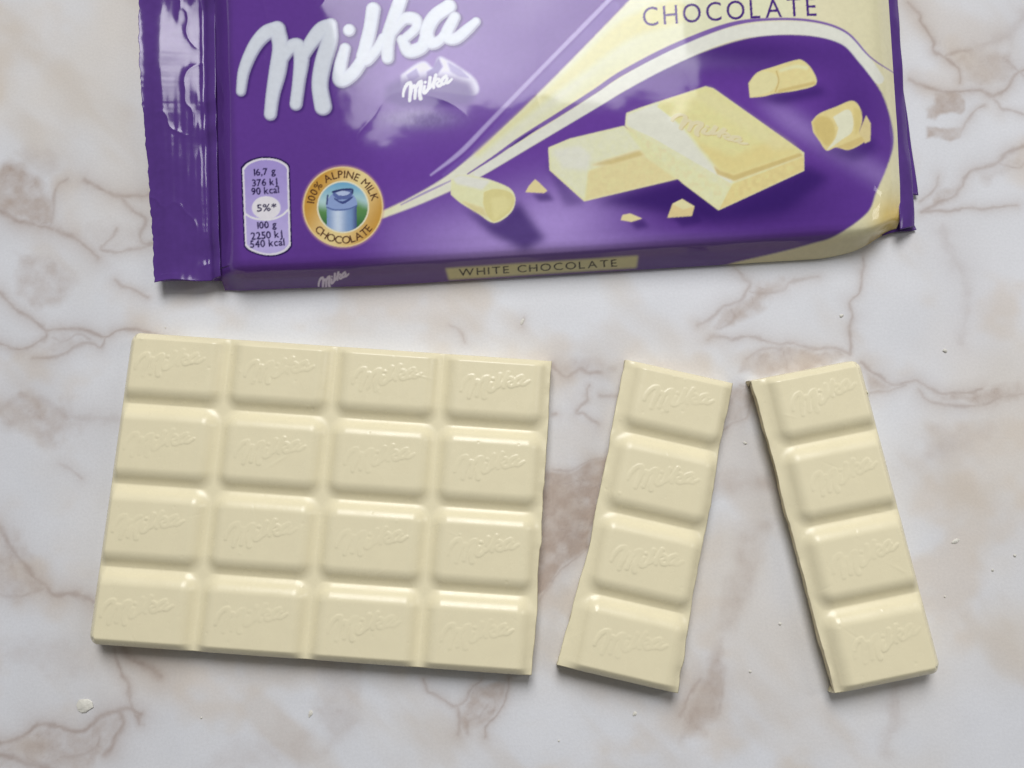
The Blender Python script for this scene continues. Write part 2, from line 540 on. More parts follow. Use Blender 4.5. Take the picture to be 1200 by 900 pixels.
def chocolate(parent, ncol, mould_left, mould_right, seed, s_left=0.0, s_right=None, edge=0.55, taper=(0, 0), lean=(0, 0), longer=0.0):
    """a piece of the bar; local origin at its upper left corner, rows going to -y.
    mould_*: that side is the smooth outer wall of the bar, otherwise it is snapped in the groove"""
    nrow = 4
    W, Hh = ncol * CW, nrow * CH
    s0 = s_left
    s1 = W if s_right is None else s_right
    s = np.linspace(s0, s1, int(round((s1 - s0) / STEP)) + 1)
    t0, t1 = 2.1, Hh - 1.7 + longer
    t = np.linspace(t0, t1, int(round((t1 - t0) / STEP)) + 1)
    S, T = np.meshgrid(s, t)
    # height
    ci = np.clip((S / CW).astype(int), 0, ncol - 1)
    ri = np.clip((T / CH).astype(int), 0, nrow - 1)
    a = S - ci * CW
    b_ = T - ri * CH
    lx = np.where((ci == 0) & mould_left, -4.0, INX)       # on the outer sides the tops run out to the wall
    rx = np.where((ci == ncol - 1) & mould_right, -4.0, INX)
    ly = np.where(ri == 0, -4.0, INY)
    ry = np.where(ri == nrow - 1, -4.0, INY)
    rc = 1.5
    # signed distance to the rounded flat top, in units of the slope width
    qx = np.maximum(lx + rc - a, a - (CW - rx - rc)) / SLX
    qy = np.maximum(ly + rc - b_, b_ - (CH - ry - rc)) / SLY
    k = rc / ((SLX + SLY) / 2)
    d = np.hypot(np.maximum(qx, 0), np.maximum(qy, 0)) + np.minimum(np.maximum(qx, qy), 0) - k
    # soften the two bends
    def soft_ramp(v):
        e = 0.47
        up = np.where(v < -e, 0, np.where(v > e, v, (v + e) ** 2 / (4 * e)))
        w2 = v - 1
        dn = np.where(w2 < -e, 0, np.where(w2 > e, w2, (w2 + e) ** 2 / (4 * e)))
        return up - dn
    prof = 1 - soft_ramp(d)
    Z = ZG + (ZT - ZG) * prof
    if mould_left:
        Z -= (np.maximum(Z - ZG, 0) * 0.9 + 0.3) * np.clip(1 - (S - s0) / 1.9, 0, 1) ** 1.5
    if mould_right:
        Z -= (np.maximum(Z - ZG, 0) * 0.9 + 0.3) * np.clip(1 - (s1 - S) / 1.9, 0, 1) ** 1.5
    # the outer edges of the top and bottom rows come down to the rim
    for ed in (T - t0, t1 - T):
        Z -= np.maximum(Z - ZG, 0) * 0.85 * np.clip(1 - ed / 1.7, 0, 1) ** 1.4
    # flat tops sag a little in the middle, the whole surface is never quite even
    Z += 0.05 * fbm(S + seed * 40, T, 14, 200 + seed, 3)
    rel = np.zeros_like(Z)
    for i in range(ncol):
        for j in range(nrow):
            cs, ct = (i + 0.5) * CW, (j + 0.5) * CH
            if i == 0 and mould_left: cs -= 0.5
            if i == ncol - 1 and mould_right: cs += 0.5
            m = np.where((np.abs(s - cs) < 10.5))[0]
            n = np.where((np.abs(t - ct) < 7))[0]
            if len(m) and len(n):
                sl = (slice(n[0], n[-1] + 1), slice(m[0], m[-1] + 1))
                r_ = logo_relief(S[sl] - cs, -(T[sl] - ct))
                worn = 0.8 + 0.4 * vnoise(S[sl] + i * 31 + seed * 57, T[sl] + j * 17, 4.0, 300)
                rel[sl] = r_ * worn
    Z += 0.10 * rel
    # nicks, pits and a few scratches from handling
    r_n = np.random.default_rng(900 + seed)
    for _ in range(26 * ncol):
        cs, ct, rad = r_n.uniform(s0 + 1, s1 - 1), r_n.uniform(t0 + 1, t1 - 1), r_n.uniform(0.12, 0.34)
        ang, el = r_n.uniform(0, 3.14), (1.0 if r_n.random() < 0.7 else r_n.uniform(4, 12))
        amp = r_n.choice([-1, 1], p=[0.6, 0.4]) * r_n.uniform(0.03, 0.10) / (1 if el < 2 else 1.8)
        m = np.where(np.abs(s - cs) < rad * el * 2.2)[0]
        n = np.where(np.abs(t - ct) < rad * el * 2.2)[0]
        sl = (slice(n[0], n[-1] + 1), slice(m[0], m[-1] + 1))
        du = (S[sl] - cs) * math.cos(ang) + (T[sl] - ct) * math.sin(ang)
        dv = -(S[sl] - cs) * math.sin(ang) + (T[sl] - ct) * math.cos(ang)
        Z[sl] += amp * np.exp(-(du / (rad * el)) ** 2 - (dv / rad) ** 2)
    # plan position: round the moulded corners, rag the snapped sides
    X, Y = S.copy(), -T.copy()
    R = 2.4
    for left in (True, False):
        if (left and not mould_left) or (not left and not mould_right):
            continue
        for top in (True, False):
            cx = s0 + R if left else s1 - R
            cy = t0 + R if top else t1 - R
            dx = (cx - S) if left else (S - cx)
            dy = (cy - T) if top else (T - cy)
            m = (dx > 0) & (dy > 0)
            mx = np.maximum(dx, dy)
            h = np.hypot(dx, dy) + 1e-9
            kx = np.where(m, mx / h, 1)
            X = np.where(m, cx + (-1 if left else 1) * dx * kx, X)
            Y = np.where(m, -(cy + (-1 if top else 1) * dy * kx), Y)
    for left in (True, False):
        if (left and mould_left) or (not left and mould_right):
            continue
        sd = seed * 7 + (1 if left else 2)
        jag = 0.5 * edge * fbm(T * 0 + sd * 3, T, 4.0, 540 + sd, 4) * smooth(-0.2, 0.5, vnoise(T * 0 + sd, T, 13, 545 + sd)) + 1.5 * edge * fbm(T * 0 + sd * 9, T, 15, 400 + sd, 5) + 0.4 * edge * vnoise(T * 0 + sd * 5, T, 3.4, 500 + sd) * smooth(0.0, 0.5, vnoise(T * 0, T, 11, 520 + sd))
        tp = taper[0] if left else taper[1]
        jag = jag + tp * np.clip((T - Hh * 0.62) / (Hh * 0.38), 0, 1) ** 1.4 * (-1 if left else 1)
        jag = jag + (lean[0] if left else lean[1]) * (0.5 - T / Hh) * 2
        fall = np.clip(1 - ((S - s0) if left else (s1 - S)) / 2.6, 0, 1)
        X = X + jag * fall
        # the snapped rim breaks down unevenly
        Z = Z - 0.22 * fall ** 3 * (1 + vnoise(T * 0, T, 3.0, 600 + sd))
    ny, nx = S.shape
    top = np.stack([X, Y, Z], -1)
    # wall: ring of the border taken down to the table
    ring = np.concatenate([np.arange(nx), nx - 1 + nx * np.arange(1, ny), (ny - 1) * nx + np.arange(nx - 2, -1, -1), nx * np.arange(ny - 2, 0, -1)])
    V = top.reshape(-1, 3)
    rp = V[ring]
    nxt, prv = np.roll(rp, -1, 0), np.roll(rp, 1, 0)
    tg = nxt - prv
    on = np.stack([-tg[:, 1], tg[:, 0]], -1)          # ring runs clockwise seen from above -> outward
    on /= np.linalg.norm(on, axis=1, keepdims=True) + 1e-9
    rt, rs = T.reshape(-1)[ring], S.reshape(-1)[ring]
    snapped = ((np.abs(rs - s0) < 1e-6) & (not mould_left)) | ((np.abs(rs - s1) < 1e-6) & (not mould_right))
    rings = [ring]
    verts = [V]
    base = len(V)
    NL = 7
    for kk in range(1, NL + 1):
        fz = kk / NL
        z = rp[:, 2] * (1 - fz)
        out = np.where(snapped, -1.05 * fz + 0.55 * fbm(np.cumsum(np.linalg.norm(tg, axis=1)) / 2, fz * 5 + rp[:, 2] * 0, 7.0, 700 + seed, 3) * math.sin(fz * 3.0),
                       0.65 * math.sin(fz * 1.4))
        if kk == NL:
            out = out - 0.15
        pos = rp.copy()
        pos[:, :2] += on * out[:, None]
        pos[:, 2] = z
        verts.append(pos)
        rings.append(base + np.arange(len(ring)))
        base += len(ring)
    V = np.concatenate(verts)
    topq = grid_quads(ny, nx)[:, ::-1]
    wq = []
    for r0, r1 in zip(rings[:-1], rings[1:]):
        wq.append(np.stack([r0, np.roll(r0, -1), np.roll(r1, -1), r1], -1)[:, ::-1])
    wq = np.concatenate(wq)
    topq = topq[:, ::-1] if np.cross(V[topq[0][1]] - V[topq[0][0]], V[topq[0][2]] - V[topq[0][1]])[2] < 0 else topq
    # orientation of the walls: outward
    q = wq[0]
    nrm = np.cross(V[q[1]] - V[q[0]], V[q[2]] - V[q[1]])
    if nrm[:2] @ on[0] < 0:
        wq = wq[:, ::-1]
    N = vert_normals(V, np.concatenate([topq, wq]))
    # which square a top quad belongs to: everything inside half the groove floor
    qc = topq[:, [0, 2]]
    ms = S.reshape(-1)[qc].mean(1)
    mt = T.reshape(-1)[qc].mean(1)
    qi, qj = np.clip((ms / CW).astype(int), 0, ncol - 1), np.clip((mt / CH).astype(int), 0, nrow - 1)
    gx = INX - SLX - 0.1
    gy = INY - SLY - 0.1
    la, lb = ms - qi * CW, mt - qj * CH
    rim = 0.3
    oxl = np.where((qi == 0) & mould_left, s0 + rim, gx); oxr = np.where((qi == ncol - 1) & mould_right, W - s1 + rim, gx)
    oyl = np.where(qj == 0, t0 + rim, gy); oyr = np.where(qj == nrow - 1, Hh - t1 + rim, gy)
    ins = (la > oxl) & (la < CW - oxr) & (lb > oyl) & (lb < CH - oyr)

    def sub(name, quads, mat, close):
        used, inv = np.unique(quads, return_inverse=True)
        fq = inv.reshape(-1, 4)
        vv, nn = V[used], N[used]
        if close:
            # under side, out of sight inside the slab
            e = np.sort(np.stack([fq, np.roll(fq, -1, 1)], -1).reshape(-1, 2), 1)
            eo = np.stack([fq, np.roll(fq, -1, 1)], -1).reshape(-1, 2)
            key = e[:, 0].astype(np.int64) * len(vv) + e[:, 1]
            _, first, cnt = np.unique(key, return_index=True, return_counts=True)
            be = eo[first[cnt == 1]]
            bv = np.unique(be)
            mp = {int(v): len(vv) + i_ for i_, v in enumerate(bv)}
            low = vv[bv].copy(); low[:, 2] = 1.0
            lown = np.zeros_like(low); lown[:, 2] = -1
            fq = np.concatenate([fq, np.array([[b2, a2, mp[int(a2)], mp[int(b2)]] for a2, b2 in be])])
            vv = np.concatenate([vv, low]); nn = np.concatenate([nn, lown])
        return mesh_from(name, vv, fq, mat, parent, normals=nn)

    # slab: the grooves, rims, outer walls and the flat under side
    sm = np.concatenate([topq[~ins], wq])
    slab = sub('slab', sm, M_CHOC, False)
    me = slab.data
    me.materials.append(M_SNAP)
    # snapped side walls get the grain
    cent = np.zeros(len(me.polygons) * 3)
    me.polygons.foreach_get('center', cent)
    nw = len(wq)
    mi = np.zeros(len(me.polygons), np.int32)
    wall_snap = np.tile(snapped, NL)
    mi[-nw:][wall_snap[:nw]] = 1
    me.polygons.foreach_set('material_index', mi)
    for j in range(nrow):
        for i in range(ncol):
            m = ins & (qi == i) & (qj == j)
            sub('chocolate_square', topq[m], M_CHOC, True)


def pose_from(fit):
    return (fit[0], fit[1], 0), fit[2]


loc, rz = pose_from((-95.995, 14.341, -0.069))
bar = empty('chocolate_bar', loc, rz, 'large white chocolate bar piece of sixteen squares, snapped along its right side', 'chocolate')
chocolate(bar, 4, True, False, 1, s_left=1.6, s_right=4 * CW + 0.3, edge=0.5)

loc, rz = pose_from((30.618 - 0.8 * math.cos(-0.222), 6.934 - 0.8 * math.sin(-0.222), -0.222))
strip1 = empty('chocolate_strip', loc, rz, 'white chocolate strip of four squares lying between the large bar piece and the other strip', 'chocolate', 'strips of four chocolate squares')
chocolate(strip1, 1, False, False, 2, s_left=-0.9, s_right=25.8, edge=0.45, taper=(1.8, 0.3), lean=(-0.2, -0.4))

loc, rz = pose_from((61.56 - 0.8 * math.cos(0.194), 2.606 - 0.8 * math.sin(0.194), 0.194))
strip2 = empty('chocolate_strip', loc, rz, 'rightmost white chocolate strip of four squares, chipped white along its right edge', 'chocolate', 'strips of four chocolate squares')
chocolate(strip2, 1, False, True, 3, s_left=-1.3, s_right=25.3, edge=0.4, taper=(0.0, 0), lean=(-0.9, 0), longer=0.7)

# ------------------------------------------------------------------ the print on the wrapper, drawn on a flat plan
AX0, AX1, AY0, AY1, SS = 140, 1100, -120, 352, 3
ax = AX0 + (np.arange((AX1 - AX0) * SS) + 0.5) / SS
ay = AY0 + (np.arange((AY1 - AY0) * SS) + 0.5) / SS
ART = np.zeros((len(ay), len(ax), 3), np.float32)


def ablock(x0, y0, x1, y1):
    i0, i1 = max(0, int((x0 - AX0) * SS)), min(len(ax), int((x1 - AX0) * SS) + 1)
    j0, j1 = max(0, int((y0 - AY0) * SS)), min(len(ay), int((y1 - AY0) * SS) + 1)
    sl = (slice(j0, j1), slice(i0, i1))
    X, Y = np.meshgrid(ax[i0:i1], ay[j0:j1])
    return sl, X, Y


def blend(sl, mask, color):
    c = np.asarray(color, np.float32)
    if c.ndim == 1:
        c = c[None, None, :]
    ART[sl] += (c - ART[sl]) * mask[..., None].astype(np.float32)


def blur(m, r):
    r = max(1, int(r))
    for _ in range(3):
        for axis in (0, 1):
            p = np.pad(m, [(r + 1, r) if k == axis else (0, 0) for k in (0, 1)], mode='edge')
            c = np.cumsum(p, axis=axis)
            a = np.take(c, np.arange(2 * r + 1, c.shape[axis]), axis)
            b_ = np.take(c, np.arange(0, c.shape[axis] - 2 * r - 1), axis)
            m = (a - b_) / (2 * r + 1)
    return m


def poly(pts, color, alpha=1.0, soft=0.0, grain=0.0, seed=1):
    xs, ys = [p[0] for p in pts], [p[1] for p in pts]
    m = soft * 3 + 3
    sl, X, Y = ablock(min(xs) - m, min(ys) - m, max(xs) + m, max(ys) + m)
    k = polyfill(X, Y, pts).astype(float)
    if soft:
        k = blur(k, soft * SS)
    c = np.asarray(color, float)
    if grain:
        c = c[None, None, :] * (1 + grain * fbm(X, Y, 5, seed, 3))[..., None]
    blend(sl, k * alpha, c)


def curve_pts(pts, n=8):
    return [(p[0], p[1]) for p in spline([(a, b_, 0.0) for a, b_ in pts], n)]


def line(pts, w, color, alpha=1.0, soft=0.6):
    """pts (x, y) or (x, y, half width)"""
    p3 = spline([(p[0], p[1], p[2] if len(p) > 2 else w) for p in pts], 8)
    xs, ys = [p[0] for p in p3], [p[1] for p in p3]
    m = max(p[2] for p in p3) + soft * 2 + 2
    sl, X, Y = ablock(min(xs) - m, min(ys) - m, max(xs) + m, max(ys) + m)
    d = near_sdf(X, Y, [p3], soft + 1.0)
    blend(sl, alpha * smooth(soft, -soft, d), color)


def ellipse(cx, cy, rx, ry, color, alpha=1.0, soft=0.6, rot=0.0):
    m = max(rx, ry) + soft * 3 + 2
    sl, X, Y = ablock(cx - m, cy - m, cx + m, cy + m)
    c, s = math.cos(rot), math.sin(rot)
    u, v = (X - cx) * c + (Y - cy) * s, -(X - cx) * s + (Y - cy) * c
    d = (np.hypot(u / rx, v / ry) - 1) * min(rx, ry)
    blend(sl, alpha * smooth(soft, -soft, d), color)


_glyphs = {}


def glyph_tris(txt, bold=0.0):
    """triangles of a line of text set in the built-in face, cap height about 0.7"""
    key = (txt, bold)
    if key in _glyphs:
        return _glyphs[key]
    cu = bpy.data.curves.new('lettering', 'FONT')
    cu.body = txt
    cu.offset = bold
    cu.resolution_u = 4
    cu.fill_mode = 'FRONT'
    ob = bpy.data.objects.new('lettering', cu)
    col.objects.link(ob)
    dg = bpy.context.evaluated_depsgraph_get()
    me = bpy.data.meshes.new_from_object(ob.evaluated_get(dg))
    me.calc_loop_triangles()
    co = np.array([v.co[:2] for v in me.vertices], float).reshape(-1, 2)
    tr = np.array([t.vertices[:] for t in me.loop_triangles], int).reshape(-1, 3)
    bpy.data.objects.remove(ob)
    bpy.data.meshes.remove(me)
    bpy.data.curves.remove(cu)
    _glyphs[key] = co[tr]
    return _glyphs[key]


def put_tris(T, color, alpha=1.0, soft=0, fat=0.0):
    """T (n,3,2) on the plan"""
    mn, mx = T.reshape(-1, 2).min(0) - 2, T.reshape(-1, 2).max(0) + 2
    sl, X, Y = ablock(mn[0], mn[1], mx[0], mx[1])
    M = np.zeros(X.shape)
    x0, y0 = X[0, 0], Y[0, 0]
    for (a, b_, c) in T:
        i0 = max(0, int((min(a[0], b_[0], c[0]) - x0) * SS)); i1 = int((max(a[0], b_[0], c[0]) - x0) * SS) + 2
        j0 = max(0, int((min(a[1], b_[1], c[1]) - y0) * SS)); j1 = int((max(a[1], b_[1], c[1]) - y0) * SS) + 2
        xx, yy = X[j0:j1, i0:i1], Y[j0:j1, i0:i1]
        if not xx.size:
            continue
        e = [(q[0] - p[0]) * (yy - p[1]) - (q[1] - p[1]) * (xx - p[0]) for p, q in ((a, b_), (b_, c), (c, a))]
        M[j0:j1, i0:i1] = np.maximum(M[j0:j1, i0:i1], ((e[0] >= 0) & (e[1] >= 0) & (e[2] >= 0)) | ((e[0] <= 0) & (e[1] <= 0) & (e[2] <= 0)))
    if fat:
        g_ = np.pad(M, 1)
        near = np.max([g_[1 + a:g_.shape[0] - 1 + a, 1 + b_:g_.shape[1] - 1 + b_] for a, b_ in ((0, 1), (0, -1), (1, 0), (-1, 0))], 0)
        M = np.maximum(M, fat * near)
    blend(sl, M * alpha, color)


def text(txt, p0, p1, height, color, bold=0.0, track=0.0, alpha=1.0, bend=None):
    """a line of text whose baseline runs from p0 to p1 (plan), cap height in plan units; track widens the gaps"""
    x, parts = 0.0, []
    for ch in txt:
        if ch == ' ':
            x += 0.30 + track
            continue
        t = glyph_tris(ch).copy()
        w = t[..., 0].max()
        lo = t[..., 0].min()
        t[..., 0] += x - lo
        x += (w - lo) + 0.095 + track
        parts.append(t)
    T = np.concatenate(parts)
    L = x - 0.095 - track
    cap = 0.73
    u = T[..., 0] / L
    v = T[..., 1] / cap * height
    dx, dy = p1[0] - p0[0], p1[1] - p0[1]
    n = math.hypot(dx, dy)
    ux, uy = dx / n, dy / n
    b_ = 0 if bend is None else bend * 4 * u * (1 - u)
    P = np.stack([p0[0] + u * dx + (v + b_) * uy, p0[1] + u * dy - (v + b_) * ux], -1)
    put_tris(P, color, alpha, fat=min(1.0, bold * 40))


def arc_text(txt, cx, cy, r, a0, a1, height, color, inside=False, bold=0.02):
    """letters round a circle, angles in degrees clockwise from the top"""
    adv, ws = [], []
    for ch in txt:
        if ch == ' ':
            ws.append(0.26)
        else:
            t = glyph_tris(ch)
            ws.append(t[..., 0].max() - t[..., 0].min() + 0.09)
    tot = sum(ws)
    x = 0
    for ch, w in zip(txt, ws):
        a = math.radians(a0 + (a1 - a0) * (x + w / 2) / tot)
        x += w
        if ch == ' ':
            continue
        t = glyph_tris(ch).copy()
        k = abs(math.radians(a1 - a0)) * r / tot
        u = (t[..., 0] - (t[..., 0].max() + t[..., 0].min()) / 2) * k
        v = t[..., 1] / 0.73 * height
        if not inside:
            ox, oy = math.sin(a), -math.cos(a)          # outward
            tx_, ty_ = math.cos(a), math.sin(a)
        else:
            ox, oy = -math.sin(a), math.cos(a)
            tx_, ty_ = -math.cos(a), -math.sin(a)
        bx, by = cx + math.sin(a) * r, cy - math.cos(a) * r
        put_tris(np.stack([bx + u * tx_ + v * ox, by + u * ty_ + v * oy], -1), color, fat=0.6)


_marks = {}


def wordmark(fn, box, color, alpha=1.0, soft=0.5, grow=0.0, shift=(0, 0)):
    """fn maps plan x, y to wordmark units (and gives the local units per plan unit)"""
    sl, X, Y = ablock(*box)
    u, v, k = fn(X, Y)
    key = (fn, box)
    if key not in _marks:
        _marks[key] = stroke_sdf(u, v, WORDMARK) / k
    d = np.roll(_marks[key], (int(round(shift[1] * SS)), int(round(shift[0] * SS))), (0, 1)) - grow
    blend(sl, alpha * smooth(soft, -soft, d), color)
    return sl, d


S_ = lambda *c: srgb(c)
# --- ground of the print: violet folds of cloth
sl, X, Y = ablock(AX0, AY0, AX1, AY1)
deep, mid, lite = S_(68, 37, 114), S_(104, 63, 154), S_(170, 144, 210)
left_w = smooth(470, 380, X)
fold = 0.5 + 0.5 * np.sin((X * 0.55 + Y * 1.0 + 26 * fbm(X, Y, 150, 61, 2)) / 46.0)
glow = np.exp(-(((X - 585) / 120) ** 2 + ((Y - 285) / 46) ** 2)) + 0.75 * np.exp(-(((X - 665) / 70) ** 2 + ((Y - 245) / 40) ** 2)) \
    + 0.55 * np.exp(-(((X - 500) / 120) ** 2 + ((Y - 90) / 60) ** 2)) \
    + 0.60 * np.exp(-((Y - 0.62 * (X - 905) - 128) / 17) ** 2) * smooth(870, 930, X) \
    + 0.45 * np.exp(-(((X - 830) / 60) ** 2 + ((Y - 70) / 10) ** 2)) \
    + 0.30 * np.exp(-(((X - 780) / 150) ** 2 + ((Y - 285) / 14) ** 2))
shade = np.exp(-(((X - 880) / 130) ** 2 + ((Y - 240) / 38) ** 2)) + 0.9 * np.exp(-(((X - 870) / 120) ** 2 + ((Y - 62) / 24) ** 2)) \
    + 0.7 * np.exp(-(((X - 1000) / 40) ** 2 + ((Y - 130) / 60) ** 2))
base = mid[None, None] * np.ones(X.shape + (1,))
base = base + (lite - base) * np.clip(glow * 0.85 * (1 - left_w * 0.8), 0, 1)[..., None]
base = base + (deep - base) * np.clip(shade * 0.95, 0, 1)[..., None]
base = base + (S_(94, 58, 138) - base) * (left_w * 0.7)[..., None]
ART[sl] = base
# --- front side panel keeps the plain violet
front = [(150, 330), (267, 322), (400, 312), (700, 293), (1017, 272), (1100, 262), (1100, 352), (150, 352)]
poly(front, S_(98, 74, 134), 0.85, 0.8)

# --- the cream ribbon
up_edge = curve_pts([(440, 251), (480, 232), (525, 205), (568, 168), (610, 130), (655, 85), (697, 42), (740, -2), (800, -60), (850, -118)])
lo_edge = curve_pts([(448, 256), (500, 236), (562, 207), (625, 170), (700, 125), (775, 82), (840, 55), (892, 42), (942, 41), (980, 47), (997, 57), (1012, 76), (1026, 97),
                     (1036, 115), (1045, 145), (1047, 170), (1039, 197), (1027, 225), (1016, 250), (980, 276), (950, 286), (912, 296), (860, 308), (835, 316)])
ribbon = up_edge + [(1100, -118), (1100, 352), (850, 352)] + lo_edge[::-1]
xs = [p[0] for p in ribbon]
sl, X, Y = ablock(430, -118, 1099, 352)
k = blur(polyfill(X, Y, ribbon).astype(float), 2)
cream_y, cream_w = S_(234, 220, 160), S_(234, 231, 208)
tq = 0.5 + 0.5 * np.sin((Y * 0.75 + X * 0.66 + 12 * fbm(X, Y, 90, 66, 2)) / 17.0)
tq = tq * smooth(800, 640, X) + 0.35 * smooth(640, 800, X)
rb = cream_w + (cream_y - cream_w) * np.clip(tq, 0, 1)[..., None]
rb = rb + (S_(212, 207, 168) - rb) * (0.6 * smooth(880, 1040, X))[..., None]
rb = rb + (S_(228, 196, 96) - rb) * (0.85 * np.exp(-(((X - 1048) / 22) ** 2 + ((Y - 258) / 26) ** 2)))[..., None]
rb = rb + (S_(206, 196, 158) - rb) * (0.7 * smooth(0, 8, Y - (272 + (1017 - X) * 0.062)))[..., None]
blend(sl, k, rb)
poly([(1014, 291), (1021, 276), (1042, 271), (1046, 277), (1030, 291)], S_(176, 150, 78), 0.8, 1.2)  # gold corner fold, its shade painted into the print colour
# white lower lip of the ribbon and the violet line above it
lip = [(560, 203, 3.2), (617, 168, 4.2), (698, 118, 6.0), (728, 99, 6.5), (783, 69, 7.5), (848, 42, 6.5), (900, 33, 6.5), (950, 33.5, 6.2), (990, 45, 6.0), (1012, 68, 5.5), (1030, 92, 4.6)]
line([(560, 180, 3), (620, 128, 5), (680, 78, 8), (735, 34, 12), (790, 14, 14)], 5, S_(232, 216, 138), 0.55, 6.0)
line([(a, b_ + 0.6, c_ + 1.3) for a, b_, c_ in lip], 5, S_(226, 227, 216), 0.95, 1.2)
line([(548, 204, 0.8), (580, 183, 1.6), (610, 162, 2.2), (655, 134, 2.6), (697, 107, 2.8), (730, 85, 3.0), (790, 54, 3.0), (855, 29, 2.6), (905, 22.5, 1.6), (955, 25, 1.5), (992, 38, 1.3), (1020, 67, 0.9), (1050, 87, 0.5)],
     2, S_(116, 82, 166), 0.95, 1.0)
line([(598, 172, 0.5), (612, 162, 1.6), (630, 150, 0.5)], 1, S_(78, 46, 130), 0.8, 0.8)
line([(470, 240, 0.8), (500, 225, 1.4), (530, 211, 0.8)], 1.2, S_(150, 132, 190), 0.8, 1.0)
# the pale hairline that runs along the ribbon
line([(505, 205, 1.0), (540, 178, 2.6), (575, 142, 2.4), (640, 75, 2.2), (700, 14, 2.4), (760, -48, 2.0)], 2, S_(190, 174, 222), 0.8, 1.6)
line([(520, 205, 2), (560, 172, 4), (610, 121, 5), (660, 70, 5), (720, 8, 6)], 4, S_(128, 98, 178), 0.55, 2.0)

# --- top line
text('CHOCOLATE', (754, 31), (957, 18.5), 23.5, S_(76, 46, 126), bold=0.004, track=0.12, bend=1.5)
text('WHITE', (760, -22), (905, -33), 23.5, S_(76, 46, 126), bold=0.004, track=0.12)

# --- mountain and meadow behind the wordmark
poly(curve_pts([(470, 88), (486, 76), (498, 72), (508, 80), (514, 67), (524, 70), (540, 80), (556, 92), (561, 106), (552, 112), (520, 108), (470, 104)], 4), S_(226, 224, 240), 0.92, 1.2)
poly([(500, 84), (507, 80), (514, 67), (519, 78), (511, 90), (500, 96)], S_(120, 100, 172), 0.85, 0.8)
poly([(524, 72), (540, 81), (551, 92), (538, 90), (528, 84)], S_(140, 124, 188), 0.7, 0.8)
poly([(476, 88), (488, 80), (492, 90), (480, 97)], S_(132, 114, 182), 0.7, 0.8)
poly([(452, 100), (470, 92), (500, 88), (530, 89), (552, 96), (558, 114), (548, 123), (470, 126), (450, 118)], S_(92, 62, 142), 0.9, 3.0)
sl, X, Y = ablock(415, 112, 570, 170)
k = np.exp(-(((X - 492) / 44) ** 2 + ((Y - 139) / 12) ** 2) ** 1.4)
g = S_(150, 142, 178)[None, None] * (1 + 0.30 * fbm(X, Y * 0.6, 4, 71, 3))[..., None]
blend(sl, np.clip(k * 1.15, 0, 1) * 0.55, g)

# --- the big wordmark


def big(X, Y):
    return (X - 150) * 4.0, Y * 4.0, 4.0


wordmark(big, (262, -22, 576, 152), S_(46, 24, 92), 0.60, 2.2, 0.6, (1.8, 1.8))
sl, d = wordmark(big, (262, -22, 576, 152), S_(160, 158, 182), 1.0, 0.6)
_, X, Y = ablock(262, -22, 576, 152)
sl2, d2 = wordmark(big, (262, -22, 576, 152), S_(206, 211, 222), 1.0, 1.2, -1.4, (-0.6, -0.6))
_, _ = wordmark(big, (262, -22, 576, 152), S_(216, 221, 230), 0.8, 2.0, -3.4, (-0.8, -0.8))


def small(cx, cy, width, ang, skew=0.0):
    a = math.radians(ang)
    k = 1120.0 / width

    def fn(X, Y):
        u = (X - cx) * math.cos(a) + (Y - cy) * math.sin(a)
        v = -(X - cx) * math.sin(a) + (Y - cy) * math.cos(a)
        return 1080 + (u + skew * v) * k, 290 + v * k, k
    return fn


wordmark(small(501, 104, 59, -3), (466, 84, 536, 126), S_(222, 222, 232), 1.0, 0.4, 0.15)

# --- nutrition tablet
tab = curve_pts([(283.5, 197), (290, 190.5), (301, 186), (312, 184.8), (325, 186.5), (335, 191.5), (338.5, 196)], 4) + \
    curve_pts([(341, 288), (335, 294.5), (325, 298.5), (314, 299.5), (303, 297.5), (292, 293), (287, 288)], 4)
cx_, cy_ = 312.5, 242.5
grow = lambda pts, k: [(cx_ + (x - cx_) * (1 + k / 29), cy_ + (y - cy_) * (1 + k / 57)) for x, y in pts]
poly(grow(tab, 1.4), S_(36, 20, 76))
poly(grow(tab, -0.4), S_(222, 218, 236))
sl, X, Y = ablock(280, 180, 345, 302)
k = polyfill(X, Y, grow(tab, -2.6)).astype(float)
blend(sl, k, S_(164, 148, 208) + (S_(186, 174, 222) - S_(164, 148, 208)) * smooth(190, 296, Y)[..., None])
line([(287.5, 250.5), (294, 254.5), (304, 257), (318, 257), (330, 252.5), (337.5, 246)], 1.1, S_(232, 228, 244))
ellipse(312, 243.5, 16.8, 13.6, S_(226, 222, 240))
ink = S_(34, 22, 72)
text('16,7 g', (298, 206), (323, 204), 8.2, ink, 0.036)
text('376 kJ', (296, 218.5), (325, 216.5), 8.4, ink, 0.024)
text('90 kcal', (295, 228.5), (327, 226), 8.6, ink, 0.024)
text('5%*', (301.5, 248), (324, 246.5), 8.6, ink, 0.036)
text('100 g', (302, 268), (324, 266.5), 8.2, ink, 0.036)
text('2250 kJ', (294.5, 281), (331, 278), 8.8, ink, 0.024)
text('540 kcal', (293.5, 290.5), (333.5, 287.5), 8.8, ink, 0.024)

